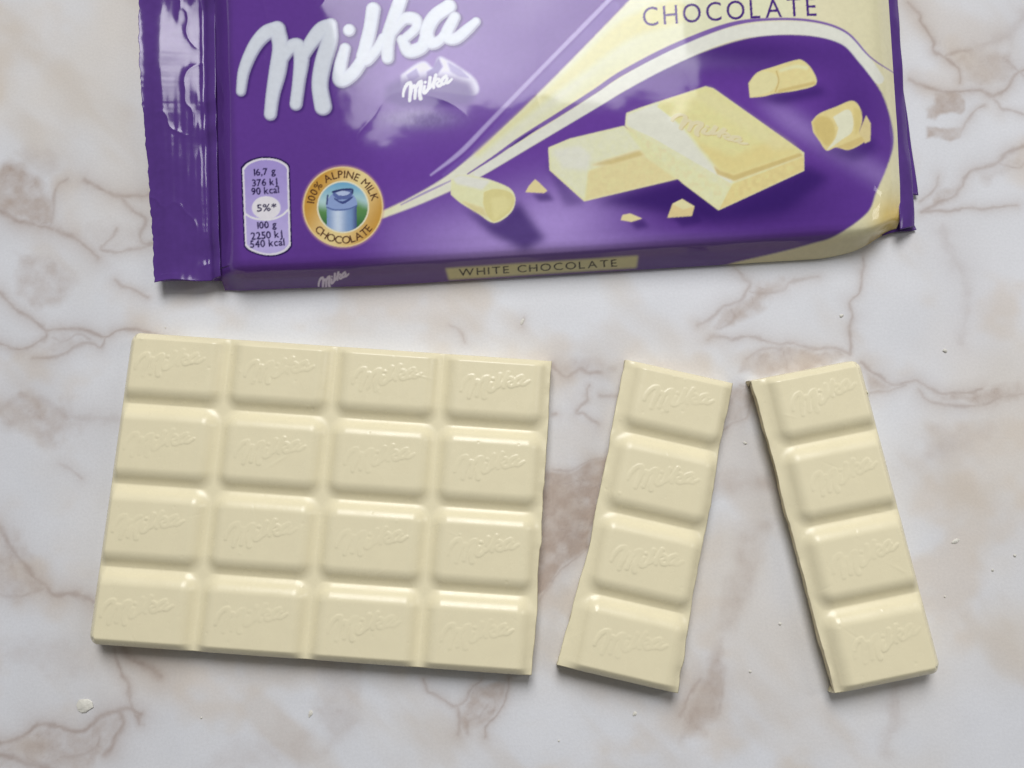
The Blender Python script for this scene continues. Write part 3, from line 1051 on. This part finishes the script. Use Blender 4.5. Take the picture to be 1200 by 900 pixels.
# --- gold seal with the milk can
bx, by = 402, 242.5
ellipse(bx, by, 48.2, 48.8, S_(196, 150, 150), 0.6, 2.0)
sl, X, Y = ablock(bx - 50, by - 50, bx + 50, by + 50)
r_ = np.hypot(X - bx, Y - by)
gold = S_(196, 148, 66) + (S_(232, 206, 146) - S_(196, 148, 66)) * (0.5 + 0.5 * np.sin((X + Y * 0.5) / 16))[..., None]
blend(sl, smooth(46.8, 45.8, r_), gold)
blend(sl, smooth(1.4, 0.3, np.abs(r_ - 46.3)) * 0.8, S_(238, 214, 150))
blend(sl, smooth(31.0, 30.2, r_), S_(232, 224, 196))
sky_c = S_(112, 168, 200) + (S_(176, 206, 206) - S_(112, 168, 200)) * smooth(212, 240, Y)[..., None]
meadow = S_(96, 142, 84) + (S_(52, 104, 66) - S_(96, 142, 84)) * smooth(240, 272, Y)[..., None]
scn = sky_c + (meadow - sky_c) * smooth(232, 246, Y + 4 * np.sin(X / 9))[..., None]
blend(sl, smooth(29.4, 28.6, r_), scn)
inr = smooth(29.4, 28.6, r_)


def can(pts, color, soft=0.0):
    xs_, ys_ = [p[0] for p in pts], [p[1] for p in pts]
    k_ = polyfill(X, Y, pts).astype(float)
    if soft:
        k_ = blur(k_, soft)
    blend(sl, k_ * inr, color)


body_c = S_(120, 148, 190) + (S_(196, 210, 230) - S_(120, 148, 190)) * np.exp(-((X - 396) / 8) ** 2)[..., None]
body_c = body_c + (S_(70, 84, 130) - body_c) * smooth(410, 419, X)[..., None]
can([(383, 243), (418, 241), (418, 276), (383, 276)], body_c)
can(curve_pts([(388, 228), (383, 236), (383, 244), (392, 247), (408, 246), (418, 241), (417, 233), (411, 226), (400, 224)], 4), S_(140, 160, 204))
can(curve_pts([(390, 229), (391, 224), (401, 221.5), (411, 223), (413, 228), (408, 233), (396, 234)], 4), S_(92, 106, 160))
can(curve_pts([(393, 226), (401, 223.5), (410, 225.5), (405, 229), (397, 229)], 4), S_(178, 192, 222))
can(curve_pts([(391, 231), (401, 236), (413, 230), (412, 233), (402, 239), (392, 234)], 4), S_(64, 76, 130))
line([(390, 225), (400, 222.5), (412, 222), (413, 226)], 1.2, S_(48, 56, 104))
line([(384, 229), (383, 239)], 1.0, S_(60, 70, 120))
line([(383, 243), (393, 246), (408, 245), (418, 241)], 0.8, S_(86, 104, 156))
arc_text('100% ALPINE MILK', bx, by, 34.0, -84, 80, 9.2, S_(74, 42, 34), False, 0.012)
arc_text('CHOCOLATE', bx, by, 43.0, 232, 126, 9.2, S_(74, 42, 34), True, 0.012)

# --- broken chocolate, curls and crumbs printed on the right
Z5 = lambda pts: [(620 + x * 0.3, 80 + y * 0.3) for x, y in pts]
Z4 = lambda pts: [(400 + x / 4, 150 + y / 4) for x, y in pts]
Z7 = lambda pts: [(850 + x / 4, y / 4) for x, y in pts]
shadow = S_(56, 30, 104)
poly(Z5([(250, 520), (600, 430), (760, 560), (1090, 380), (1180, 430), (1000, 560), (720, 600), (500, 560)]), shadow, 0.9, 5)
poly(Z5([(60, 360), (220, 530), (140, 540)]), shadow, 0.5, 3)
a_top, a_lite, a_side = S_(234, 221, 160), S_(240, 237, 212), S_(234, 225, 176)
poly(Z5([(75, 310), (160, 275), (370, 225), (470, 300), (590, 430), (215, 520), (80, 398)]), a_side, 1, 0.3, 0.05, 3)
poly(Z5([(80, 312), (160, 278), (370, 228), (440, 320), (270, 385), (235, 400), (215, 510), (85, 395)]), S_(238, 232, 196), 0.9, 1.0, 0.07, 4)
poly(Z5([(240, 380), (300, 358), (430, 320), (450, 340), (320, 378)]), S_(204, 184, 122), 0.8, 1.4)
poly(Z5([(230, 400), (450, 345), (575, 432), (220, 515)]), S_(226, 212, 156), 0.75, 1.0, 0.06, 5)
poly(Z5([(90, 320), (200, 300), (240, 340), (230, 400), (130, 390)]), S_(242, 240, 226), 0.5, 2.2)
poly(Z5([(380, 175), (430, 155), (690, 70), (720, 78), (1075, 330), (1075, 400), (740, 555), (600, 450), (470, 330), (375, 225)]), a_side, 1, 0.3, 0.05, 6)
poly(Z5([(382, 180), (500, 135), (600, 235), (735, 395), (800, 440), (760, 470), (380, 222)]), a_lite, 0.95, 1.0)
poly(Z5([(500, 150), (520, 128), (690, 74), (720, 82), (1065, 325), (1040, 345), (800, 420), (745, 400), (700, 340), (600, 225)]), a_top, 1, 0.6, 0.03, 7)
poly(Z5([(640, 280), (735, 395), (800, 418), (1060, 328), (960, 265), (800, 345)]), S_(224, 204, 134), 0.5, 3.0)
poly(Z5([(700, 80), (1040, 310), (960, 320), (640, 110)]), S_(230, 220, 170), 0.6, 3.0)
poly(Z5([(720, 380), (745, 400), (800, 418), (1060, 330), (1072, 342), (800, 440), (735, 415)]), S_(206, 184, 118), 0.85, 0.9)
poly(Z5([(380, 225), (480, 270), (790, 450), (740, 550), (600, 445)]), S_(234, 226, 180), 0.8, 0.6, 0.12, 8)
poly(Z5([(795, 452), (1073, 345), (1073, 398), (742, 552)]), S_(226, 208, 142), 0.85, 0.6, 0.10, 9)


def slab_mark(X, Y):
    # the square is seen in perspective: map its edges to the wordmark's box
    u0 = np.array([620 + 560 * 0.3, 80 + 145 * 0.3]); uu = np.array([300 * 0.3, 140 * 0.3]); vv = np.array([-15 * 0.3, 75 * 0.3])
    M_ = np.linalg.inv(np.array([uu, vv]).T)
    px_, py_ = X - u0[0], Y - u0[1]
    s_ = M_[0, 0] * px_ + M_[0, 1] * py_
    t_ = M_[1, 0] * px_ + M_[1, 1] * py_
    return 500 + s_ * 1150, 20 + t_ * 560, 1150 / 99.0


wordmark(slab_mark, (770, 105, 910, 175), S_(200, 182, 124), 0.7, 0.5, 0.1, (0.7, 0.8))
wordmark(slab_mark, (770, 105, 910, 175), S_(236, 230, 200), 0.6, 0.5, -0.2)

poly(Z4([(560, 360), (720, 440), (830, 340), (960, 520), (860, 580), (700, 500)]), shadow, 0.85, 4)
c1 = curve_pts([(515, 240), (560, 218), (660, 233), (750, 262), (800, 292), (816, 340), (792, 400), (716, 445), (640, 400), (560, 352), (513, 312)], 4)
poly(Z4(c1), S_(234, 228, 182), 1, 0.3, 0.03, 11)
poly(Z4([(520, 235), (560, 220), (700, 246), (660, 290), (540, 262)]), S_(243, 242, 222), 0.8, 1.2)
poly(Z4(curve_pts([(668, 300), (720, 285), (790, 300), (812, 340), (786, 396), (716, 440), (680, 400), (664, 350)], 4)), S_(216, 206, 140), 0.85, 0.6)
poly(Z4([(700, 330), (760, 320), (800, 345), (775, 390), (715, 430)]), S_(228, 220, 160), 0.8, 1.4)
poly(Z4([(560, 340), (665, 375), (690, 420), (620, 390)]), S_(206, 190, 130), 0.6, 1.0)
poly(Z4([(890, 310), (970, 300), (1000, 340), (930, 345)]), shadow, 0.7, 2)
poly(Z4([(908, 240), (930, 258), (966, 294), (950, 305), (863, 301), (880, 270)]), S_(230, 212, 158), 1, 0.3)
poly(Z5([(390, 600), (445, 590), (470, 620), (420, 630)]), shadow, 0.7, 2)
poly(Z5([(365, 573), (395, 567), (442, 587), (400, 600), (358, 593)]), S_(232, 214, 160), 1, 0.3)
poly(Z5([(560, 585), (650, 560), (680, 600), (600, 620)]), shadow, 0.7, 2)
poly(Z5([(560, 530), (598, 511), (646, 540), (636, 577), (540, 584)]), S_(224, 204, 150), 1, 0.3)
poly(Z5([(560, 530), (598, 511), (646, 540), (600, 552)]), S_(238, 222, 172), 0.9, 0.5)
poly(Z7([(120, 455), (330, 425), (440, 400), (480, 440), (260, 490)]), shadow, 0.8, 4)
poly(Z7(curve_pts([(108, 390), (150, 340), (230, 312), (320, 284), (362, 283), (408, 328), (425, 395), (330, 425), (240, 437), (180, 452), (115, 458)], 4)), S_(228, 214, 154), 1, 0.3, 0.04, 12)
poly(Z7(curve_pts([(112, 392), (150, 345), (200, 335), (245, 360), (240, 400), (200, 435), (118, 455)], 4)), S_(232, 220, 168), 0.9, 0.6)
line([(850 + 240 / 4, 335 / 4), (850 + 250 / 4, 380 / 4), (850 + 235 / 4, 430 / 4)], 0.8, S_(196, 172, 108), 0.8, 1.0)
line([(850 + 260 / 4, 330 / 4), (850 + 330 / 4, 312 / 4), (850 + 380 / 4, 318 / 4)], 2.0, S_(238, 228, 182), 0.8, 2.0)
poly(Z7([(250, 420), (420, 380), (424, 396), (240, 438)]), S_(204, 182, 118), 0.8, 0.8)
poly(Z7([(440, 690), (600, 690), (690, 640), (720, 700), (600, 760)]), shadow, 0.6, 4)
poly(Z7(curve_pts([(403, 572), (440, 533), (520, 500), (592, 472), (628, 500), (642, 560), (628, 622), (655, 660), (580, 702), (520, 690), (475, 706), (440, 660), (412, 620)], 4)), S_(226, 210, 148), 1, 0.3, 0.04, 13)
poly(Z7(curve_pts([(410, 575), (440, 545), (490, 555), (515, 610), (500, 670), (470, 680), (425, 630)], 4)), S_(206, 184, 112), 0.7, 1.2)
poly(Z7(curve_pts([(505, 548), (575, 512), (600, 560), (592, 620), (545, 655), (475, 706), (515, 650), (530, 600)], 4)), S_(230, 227, 200), 0.95, 0.5)
poly(Z7([(600, 500), (636, 520), (634, 600), (608, 640)]), S_(212, 194, 126), 0.7, 1.0)
poly(Z7([(625, 625), (660, 540), (682, 580), (680, 660), (655, 672)]), S_(222, 206, 150), 0.95, 0.4)
poly(Z7([(520, 690), (640, 640), (655, 662), (580, 702)]), S_(208, 184, 120), 0.7, 0.8)

# --- side panel lettering
panel_top = lambda x: 312 - (x - 400) * 0.0633
poly([(522, 314.5), (748, 299.5), (746, 314), (526, 328)], S_(206, 198, 150), 0.95, 1.0)
text('WHITE CHOCOLATE', (538, 323.6), (723, 312.2), 8.8, S_(44, 34, 40), bold=0.004, track=0.10)
wordmark(small(391, 329, 37, -6), (368, 318, 414, 338), S_(216, 206, 230), 0.9, 0.4, 0.1)

ART *= 1.12          # from printed tone to reflectance
ART = np.clip(ART, 0.004, 0.86)
# one value per plan unit
ART1 = ART.reshape(len(ay) // SS, SS, len(ax) // SS, SS, 3).mean((1, 3))
ART3 = ART


def sample_art(px, py):
    x = np.clip((px - AX0) * SS - 0.5, 1, len(ax) - 3)
    y = np.clip((py - AY0) * SS - 0.5, 1, len(ay) - 3)
    xi, yi = np.round(x).astype(int), np.round(y).astype(int)
    s = 0
    for dx in (-1, 0, 1):
        for dy in (-1, 0, 1):
            s = s + ART3[yi + dy, xi + dx]
    return s / 9.0


# ------------------------------------------------------------------ the wrapper itself
W_ROT = math.radians(3.6)
WO = np.array([-72.6, 24.9])


def w2world(u, v):
    c, s = math.cos(W_ROT), math.sin(W_ROT)
    return WO[0] + c * u - s * v, WO[1] + s * u + c * v


wrapper = empty('chocolate_wrapper', (WO[0], WO[1], 0), W_ROT,
                'glossy purple white-chocolate wrapper with cream swirl, lying above the chocolate pieces', 'wrapper')


def arc_resample(pts, step, sparse_from=None, sparse=0.8):
    p = np.array(curve_pts(pts, 12))
    L = np.concatenate([[0], np.cumsum(np.hypot(*np.diff(p, axis=0).T))])
    ls = [0.0]
    while ls[-1] < L[-1]:
        v = np.interp(ls[-1], L, p[:, 0])
        ls.append(ls[-1] + (step if sparse_from is None or v < sparse_from else sparse))
    ls[-1] = L[-1]
    ls = np.array(ls)
    return np.interp(ls, L, p[:, 0]), np.interp(ls, L, p[:, 1])


UL = lambda v: -1.2 - 0.005 * v
UR = lambda v: 172.9 + 0.055 * np.maximum(v - 4, -3)
pv, pz = arc_resample([(1.0, 0.1), (0.2, 0.6), (0.15, 1.6), (0.8, 4.2), (1.7, 6.6), (2.6, 8.1), (3.6, 8.75), (5.5, 9.0), (12, 9.15), (45, 9.3), (78, 9.1), (83, 8.6), (85.5, 6), (86.5, 2.5), (85.8, 0.1)], 0.19, 80, 1.0)
nu = 930
uu = np.linspace(0, 1, nu)
# finer columns where the small print is, coarser on the plain left edge
V2, U2 = np.meshgrid(pv, uu, indexing='ij')
Z2 = np.repeat(pz[:, None], nu, 1)
ul, ur = UL(V2), UR(V2)
U = ul + (ur - ul) * U2
dl, dr = U - ul, ur - U
# falls to the flat end seal on the left and to the folded end on the right
fl = 0.47 + 0.53 * smooth(-1.0, 7.5, dl)
fr = 0.52 + 0.48 * (1 - (1 - np.clip(dr / 10.5, 0, 1)) ** 2.1)
Zb = Z2 * fl * fr
on_top = smooth(5, 12, V2) * smooth(0, 9, dl) * smooth(0, 8, dr)
wave = 0.30 * fbm(U, V2, 46, 801, 2) + 0.12 * fbm(U, V2, 17, 802, 2)
# the film swells a little where it is drawn to the seal and the folds
pull = 0.16 * np.sin(V2 / 4.1 + 1.2 * np.sin(V2 / 9.0)) * np.exp(-dl / 7.0) + 0.10 * np.sin(U / 5.5) * np.exp(-((V2 - 4) / 3.0) ** 2)
dent = -0.30 * np.exp(-((dr - 13) / 2.4) ** 2) * smooth(8, 25, V2)
crown = 0.060 * np.maximum(V2 - 4, 0) * smooth(84, 78, V2)
crease = np.exp(-np.abs(fbm(U * 1.0, V2 * 0.5, 26, 831, 3)) * 16) * (0.25 + np.exp(-dl / 16) + 0.8 * np.exp(-dr / 16))
Zb = Zb + wave * on_top + crown * (0.5 + 0.5 * smooth(0, 9, dl)) * (0.55 + 0.45 * smooth(0, 10, dr)) + pull * smooth(1, 5, V2) + dent + 0.10 * crease * smooth(5, 9, V2)
# front panel is a little hollow and wavy
fw = np.exp(-((Z2 - 5) / 2.4) ** 2) * (V2 < 4)
Vb = V2 + fw * (0.25 * fbm(U, U * 0, 18, 811, 3)) + 0.9 * smooth(0, 1, 1 - dl / 5) * (V2 < 4) * 0.5
# corner on the right is cut off and tucked
Vb = Vb - (1.2 + 1.0 * smooth(0, 50, dl)) * smooth(4, 22, dr) * np.clip(1 - Z2 / 8.6, 0, 1) * (V2 < 4)
cut = smooth(9, 0, dr) * smooth(14, 0, V2)
Vb = Vb + 4.2 * smooth(16, 0, dr) ** 2 * (V2 < 30) * (1 - V2 / 30)
Zb = Zb * (1 - 0.18 * cut)
Zb = np.maximum(Zb, 0.05)
wx, wy = w2world(U, Vb)
PXw, PYw = to_px(np.stack([wx, wy, Zb], -1))
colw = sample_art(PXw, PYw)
purple = S_(88, 56, 130) * 1.1
fade = smooth(5.0, 1.0, dl)[..., None]
colw = colw + (purple - colw) * fade
Vw = np.stack([U, Vb, Zb], -1).reshape(-1, 3)
q = grid_quads(*U.shape)
film = mesh_from('film', Vw, q, M_FILM, wrapper, colors=colw.reshape(-1, 3))
film['label'] = 'printed purple film with cream ribbon, seal and lettering'

# crimped end seal on the left: two films welded with fine ribs
ns, nv2 = 150, 330
su, sv = np.meshgrid(np.linspace(0, 1, ns), np.linspace(0, 84, nv2))
lu = -17.6 - 0.042 * sv + 0.22 * vnoise(sv * 0, sv, 2.2, 821) + 0.15 * vnoise(sv * 0, sv, 0.8, 822)
ru = UL(sv) + 0.7
SU = lu + (ru - lu) * su
dist_body = (1 - su) * 17
mz = 4.1 + 0.03 * sv + 1.5 * smooth(0.78, 1.0, su) - 0.7 * smooth(0.3, 0.0, su)
ribs = (0.008 + 0.05 * np.exp(-((sv - 36) / 10) ** 2)) * np.sin(SU / 0.30) * smooth(0.04, 0.12, su) * smooth(0.86, 0.7, su) * (0.3 + 0.7 * smooth(-0.3, 0.5, vnoise(SU * 0.7, sv, 16, 824)))
sz = mz + ribs + 0.55 * np.sin(sv / 17 + 0.6) + 0.8 * fbm(SU, sv, 20, 823, 2)
sz += 1.2 * np.exp(-sv / 5.0) * smooth(0.9, 0.3, su) - 0.5 * np.exp(-((su - 0.83) / 0.05) ** 2)
sz += 0.21 * np.exp(-((sv - 58) / 21) ** 2) * 17 * (1 - su) * (1 - 0.25 * su)
sz += 0.22 * np.sin(sv / 1.9 + 2.0 * np.sin(sv / 6.5)) * smooth(0.62, 0.95, su) + 0.16 * np.exp(-np.abs(fbm(SU, sv * 0.6, 14, 829, 3)) * 14)
sz = np.maximum(sz, 0.5)
sv2 = sv + 1.4 + 0.35 * np.sin(su * 7) * (sv < 2)
top_s = np.stack([SU, sv2, sz], -1).reshape(-1, 3)
bot_s = top_s.copy(); bot_s[:, 2] -= 0.22
Vs = np.concatenate([top_s, bot_s])
qs = grid_quads(nv2, ns)
ring = np.concatenate([np.arange(ns), ns - 1 + ns * np.arange(1, nv2), (nv2 - 1) * ns + np.arange(ns - 2, -1, -1), ns * np.arange(nv2 - 2, 0, -1)])
n_ = len(top_s)
rim = np.stack([ring, ring + n_, np.roll(ring, -1) + n_, np.roll(ring, -1)], -1)
mesh_from('end_seal', Vs, np.concatenate([qs, qs[:, ::-1] + n_, rim]), M_PURPLE, wrapper)

# under flap of the front left corner, rolled under the seal
gv = []
gq = []
ng, mg = 30, 12
for i in range(ng):
    for j in range(mg):
        a = i / (ng - 1); b_ = j / (mg - 1)
        u_ = -17.0 + a * 22.0
        ztop = 3.6 + 1.4 * smooth(0.6, 1.0, a) + 0.5 * math.sin(a * 6)
        th = b_ * math.pi * 0.62
        gv.append((u_ + 2.5 * b_ * (1 - a), 1.9 + 1.1 * a - 0.5 * math.sin(th) - 1.1 * a * b_ + 1.6 * b_ * (1 - a), float(ztop * (1 - b_) + 0.15)))
gq = grid_quads(ng, mg)
mesh_from('gusset', np.array(gv), gq, M_PURPLE, wrapper)


def sheet(name, outline_fn, nu_, nv_, mat, thick=0.25):
    """a thin folded layer: outline_fn(a, b) -> u, v, z"""
    A, B = np.meshgrid(np.linspace(0, 1, nu_), np.linspace(0, 1, nv_))
    u_, v_, z_ = outline_fn(A, B)
    t_ = np.stack([u_, v_, z_], -1).reshape(-1, 3)
    b2 = t_.copy(); b2[:, 2] -= thick
    qq = grid_quads(nv_, nu_)
    rg = np.concatenate([np.arange(nu_), nu_ - 1 + nu_ * np.arange(1, nv_), (nv_ - 1) * nu_ + np.arange(nu_ - 2, -1, -1), nu_ * np.arange(nv_ - 2, 0, -1)])
    n2_ = len(t_)
    rm = np.stack([rg, rg + n2_, np.roll(rg, -1) + n2_, np.roll(rg, -1)], -1)
    return mesh_from(name, np.concatenate([t_, b2]), np.concatenate([qq, qq[:, ::-1] + n2_, rm]), mat, wrapper)


# right end: the folded-over end of the film and a second layer showing from under it
sheet('end_fold', lambda a, b_: (UR(b_ * 84 + 4) - 0.8 + a * (5.0 + 0.6 * b_) + 0.25 * np.sin(b_ * 9), 3.4 + b_ * 80 + 0.7 * a + 0.6 * (1 - b_) * a,
                                4.6 - 2.4 * a ** 1.4 + 0.3 * np.sin(b_ * 14) * a + 0.15 * np.sin(b_ * 37)), 24, 200, M_PURPLE)
sheet('under_layer', lambda a, b_: (UR(b_ * 32 + 14) + 1.5 + a * (4.9 - 1.7 * b_), 14 + b_ * 30 - 0.5 * a, 2.0 - 0.8 * a + 0.1 * np.sin(b_ * 11)), 12, 60, M_PURPLE)
sheet('fold_tip', lambda a, b_: (UR(4) - 4 + a * (9.4 - 1.0 * b_), 3.0 + 2.4 * b_ + 1.6 * a + 0.3 * np.sin(a * 5), 1.6 - 0.8 * a + 0.5 * b_), 24, 12, M_PURPLE)

# ------------------------------------------------------------------ crumbs on the table


def crumb(px, py, size, seed, label, flat=0.5, elong=1.0, ang=0.0):
    r = np.random.default_rng(seed)
    n, m = 10, 5
    vs = []
    x0, y0 = from_px(px, py, 0)
    size = size * 0.72
    h = max(0.10, size * flat)
    for j in range(m):
        ph = j / (m - 1)
        rr = math.sin(0.25 * math.pi + ph * 0.70 * math.pi) if j < m - 1 else 0.12
        for i in range(n):
            t_ = 2 * math.pi * i / n
            k_ = rr * (1 + 0.28 * r.uniform(-1, 1))
            vs.append((size * 0.5 * elong * k_ * math.cos(t_), size * 0.5 * k_ * math.sin(t_), h * ph))
    fs = [[j * n + i, j * n + (i + 1) % n, (j + 1) * n + (i + 1) % n, (j + 1) * n + i] for j in range(m - 1) for i in range(n)]
    fs.append(list(range(n))[::-1]); fs.append([(m - 1) * n + i for i in range(n)])
    o = mesh_from('chocolate_crumb', np.array(vs), fs, M_CRUMB, smooth_shade=False)
    o.location = (x0 * MM, y0 * MM, 0.00002)
    o.rotation_euler = (0, 0, ang)
    o['label'] = label
    o['category'] = 'crumb'
    o['group'] = 'chocolate crumbs scattered on the table'


M_CRUMB, nt, b = new_mat('chocolate_crumb', 0.5, (0.74, 0.70, 0.56))
n1 = noise_node(nt, 800, 3)
mul_noise_color(nt, (0.78, 0.76, 0.68), n1.outputs[0], 0.9, 1.05, b)
crumb(100, 827, 4.8, 1, 'largest crumb, a pale flake below the left end of the bar', 0.16, 1.0, 0.5)
crumb(1120, 634, 1.3, 2, 'thin sliver of chocolate right of the rightmost strip', 0.35, 2.2, 0.3)
crumb(1107, 411, 1.2, 3, 'tiny dark-edged crumb on white patch above the rightmost strip', 0.5, 1.3, 2.6)
crumb(986, 370, 1.0, 4, 'tiny crumb beside the thin vein below the wrapper corner', 0.5, 1.4, 0.2)
crumb(744, 836, 1.1, 5, 'tiny flake below the middle strip', 0.4, 1.5, 0.9)
crumb(1189, 651, 0.9, 6, 'tiny crumb nearest the right border of the picture', 0.6, 1.0, 0.4)
crumb(1163, 668, 0.8, 7, 'tiny crumb low right of the sliver', 0.6, 1.1, 0.4)
crumb(1107, 699, 0.7, 8, 'tiny crumb beside the lowest square of the rightmost strip', 0.6, 1.1, 0.8)
crumb(914, 731, 0.8, 9, 'tiny crumb between the strips, left of the rightmost strip', 0.6, 1.1, 0.1)
crumb(879, 787, 0.8, 10, 'tiny crumb between the lower ends of the strips', 0.6, 1.1, 0.5)
crumb(873, 519, 0.9, 11, 'curled thin shaving between the upper parts of the strips', 0.4, 1.7, -0.4)
crumb(236, 841, 0.6, 12, 'speck below the second column of the bar', 0.6, 1.2, 0.3)
crumb(364, 836, 1.2, 13, 'short dark-edged shaving below the third column of the bar', 0.35, 1.9, 1.2)
crumb(194, 384, 0.5, 14, 'speck just above the upper left corner of the bar', 0.6, 1.0, 0.3)
crumb(612, 377, 1.0, 15, 'fine shaving between the wrapper and the upper right of the bar', 0.3, 2.2, 1.2)
crumb(655, 868, 0.6, 16, 'speck near the bottom border between bar and middle strip', 0.6, 1.0, 0.3)

# white chips clinging to the edges of the pieces


def chip(parent, s_, t_, z_, size, seed):
    r = np.random.default_rng(seed)
    n, m = 9, 5
    vs = []
    for j in range(m):
        ph = j / (m - 1) * math.pi
        for i in range(n):
            th = 2 * math.pi * i / n
            k_ = size * (0.5 + 0.25 * r.uniform(-1, 1))
            vs.append((s_ + k_ * 0.8 * math.sin(ph) * math.cos(th), -t_ + k_ * 1.2 * math.sin(ph) * math.sin(th), z_ + k_ * 0.6 * math.cos(ph)))
    fs = [[j * n + i, (j + 1) * n + i, (j + 1) * n + (i + 1) % n, j * n + (i + 1) % n] for j in range(m - 1) for i in range(n)]
    o = mesh_from('chip', np.array(vs), fs, M_CRUMB, parent, smooth_shade=False)


for t_, z_, sz in ((10.6, 5.4, 1.5), (11.6, 5.0, 1.2), (9.8, 5.0, 1.0), (27.6, 5.3, 0.8), (70.5, 6.6, 1.1)):
    chip(strip2, 25.0 if t_ < 60 else 23.6, t_, z_, sz, int(t_ * 10))
for t_, z_, sz in ((66.6, 4.6, 0.8), (67.4, 4.2, 0.7), (68.3, 4.5, 0.9), (69.3, 4.0, 0.7)):
    chip(bar, 1.6, t_, z_, sz, int(t_ * 10))

print('TRIS', sum(len(o.data.loops) - 2 * len(o.data.polygons) for o in bpy.data.objects if o.type == 'MESH'))
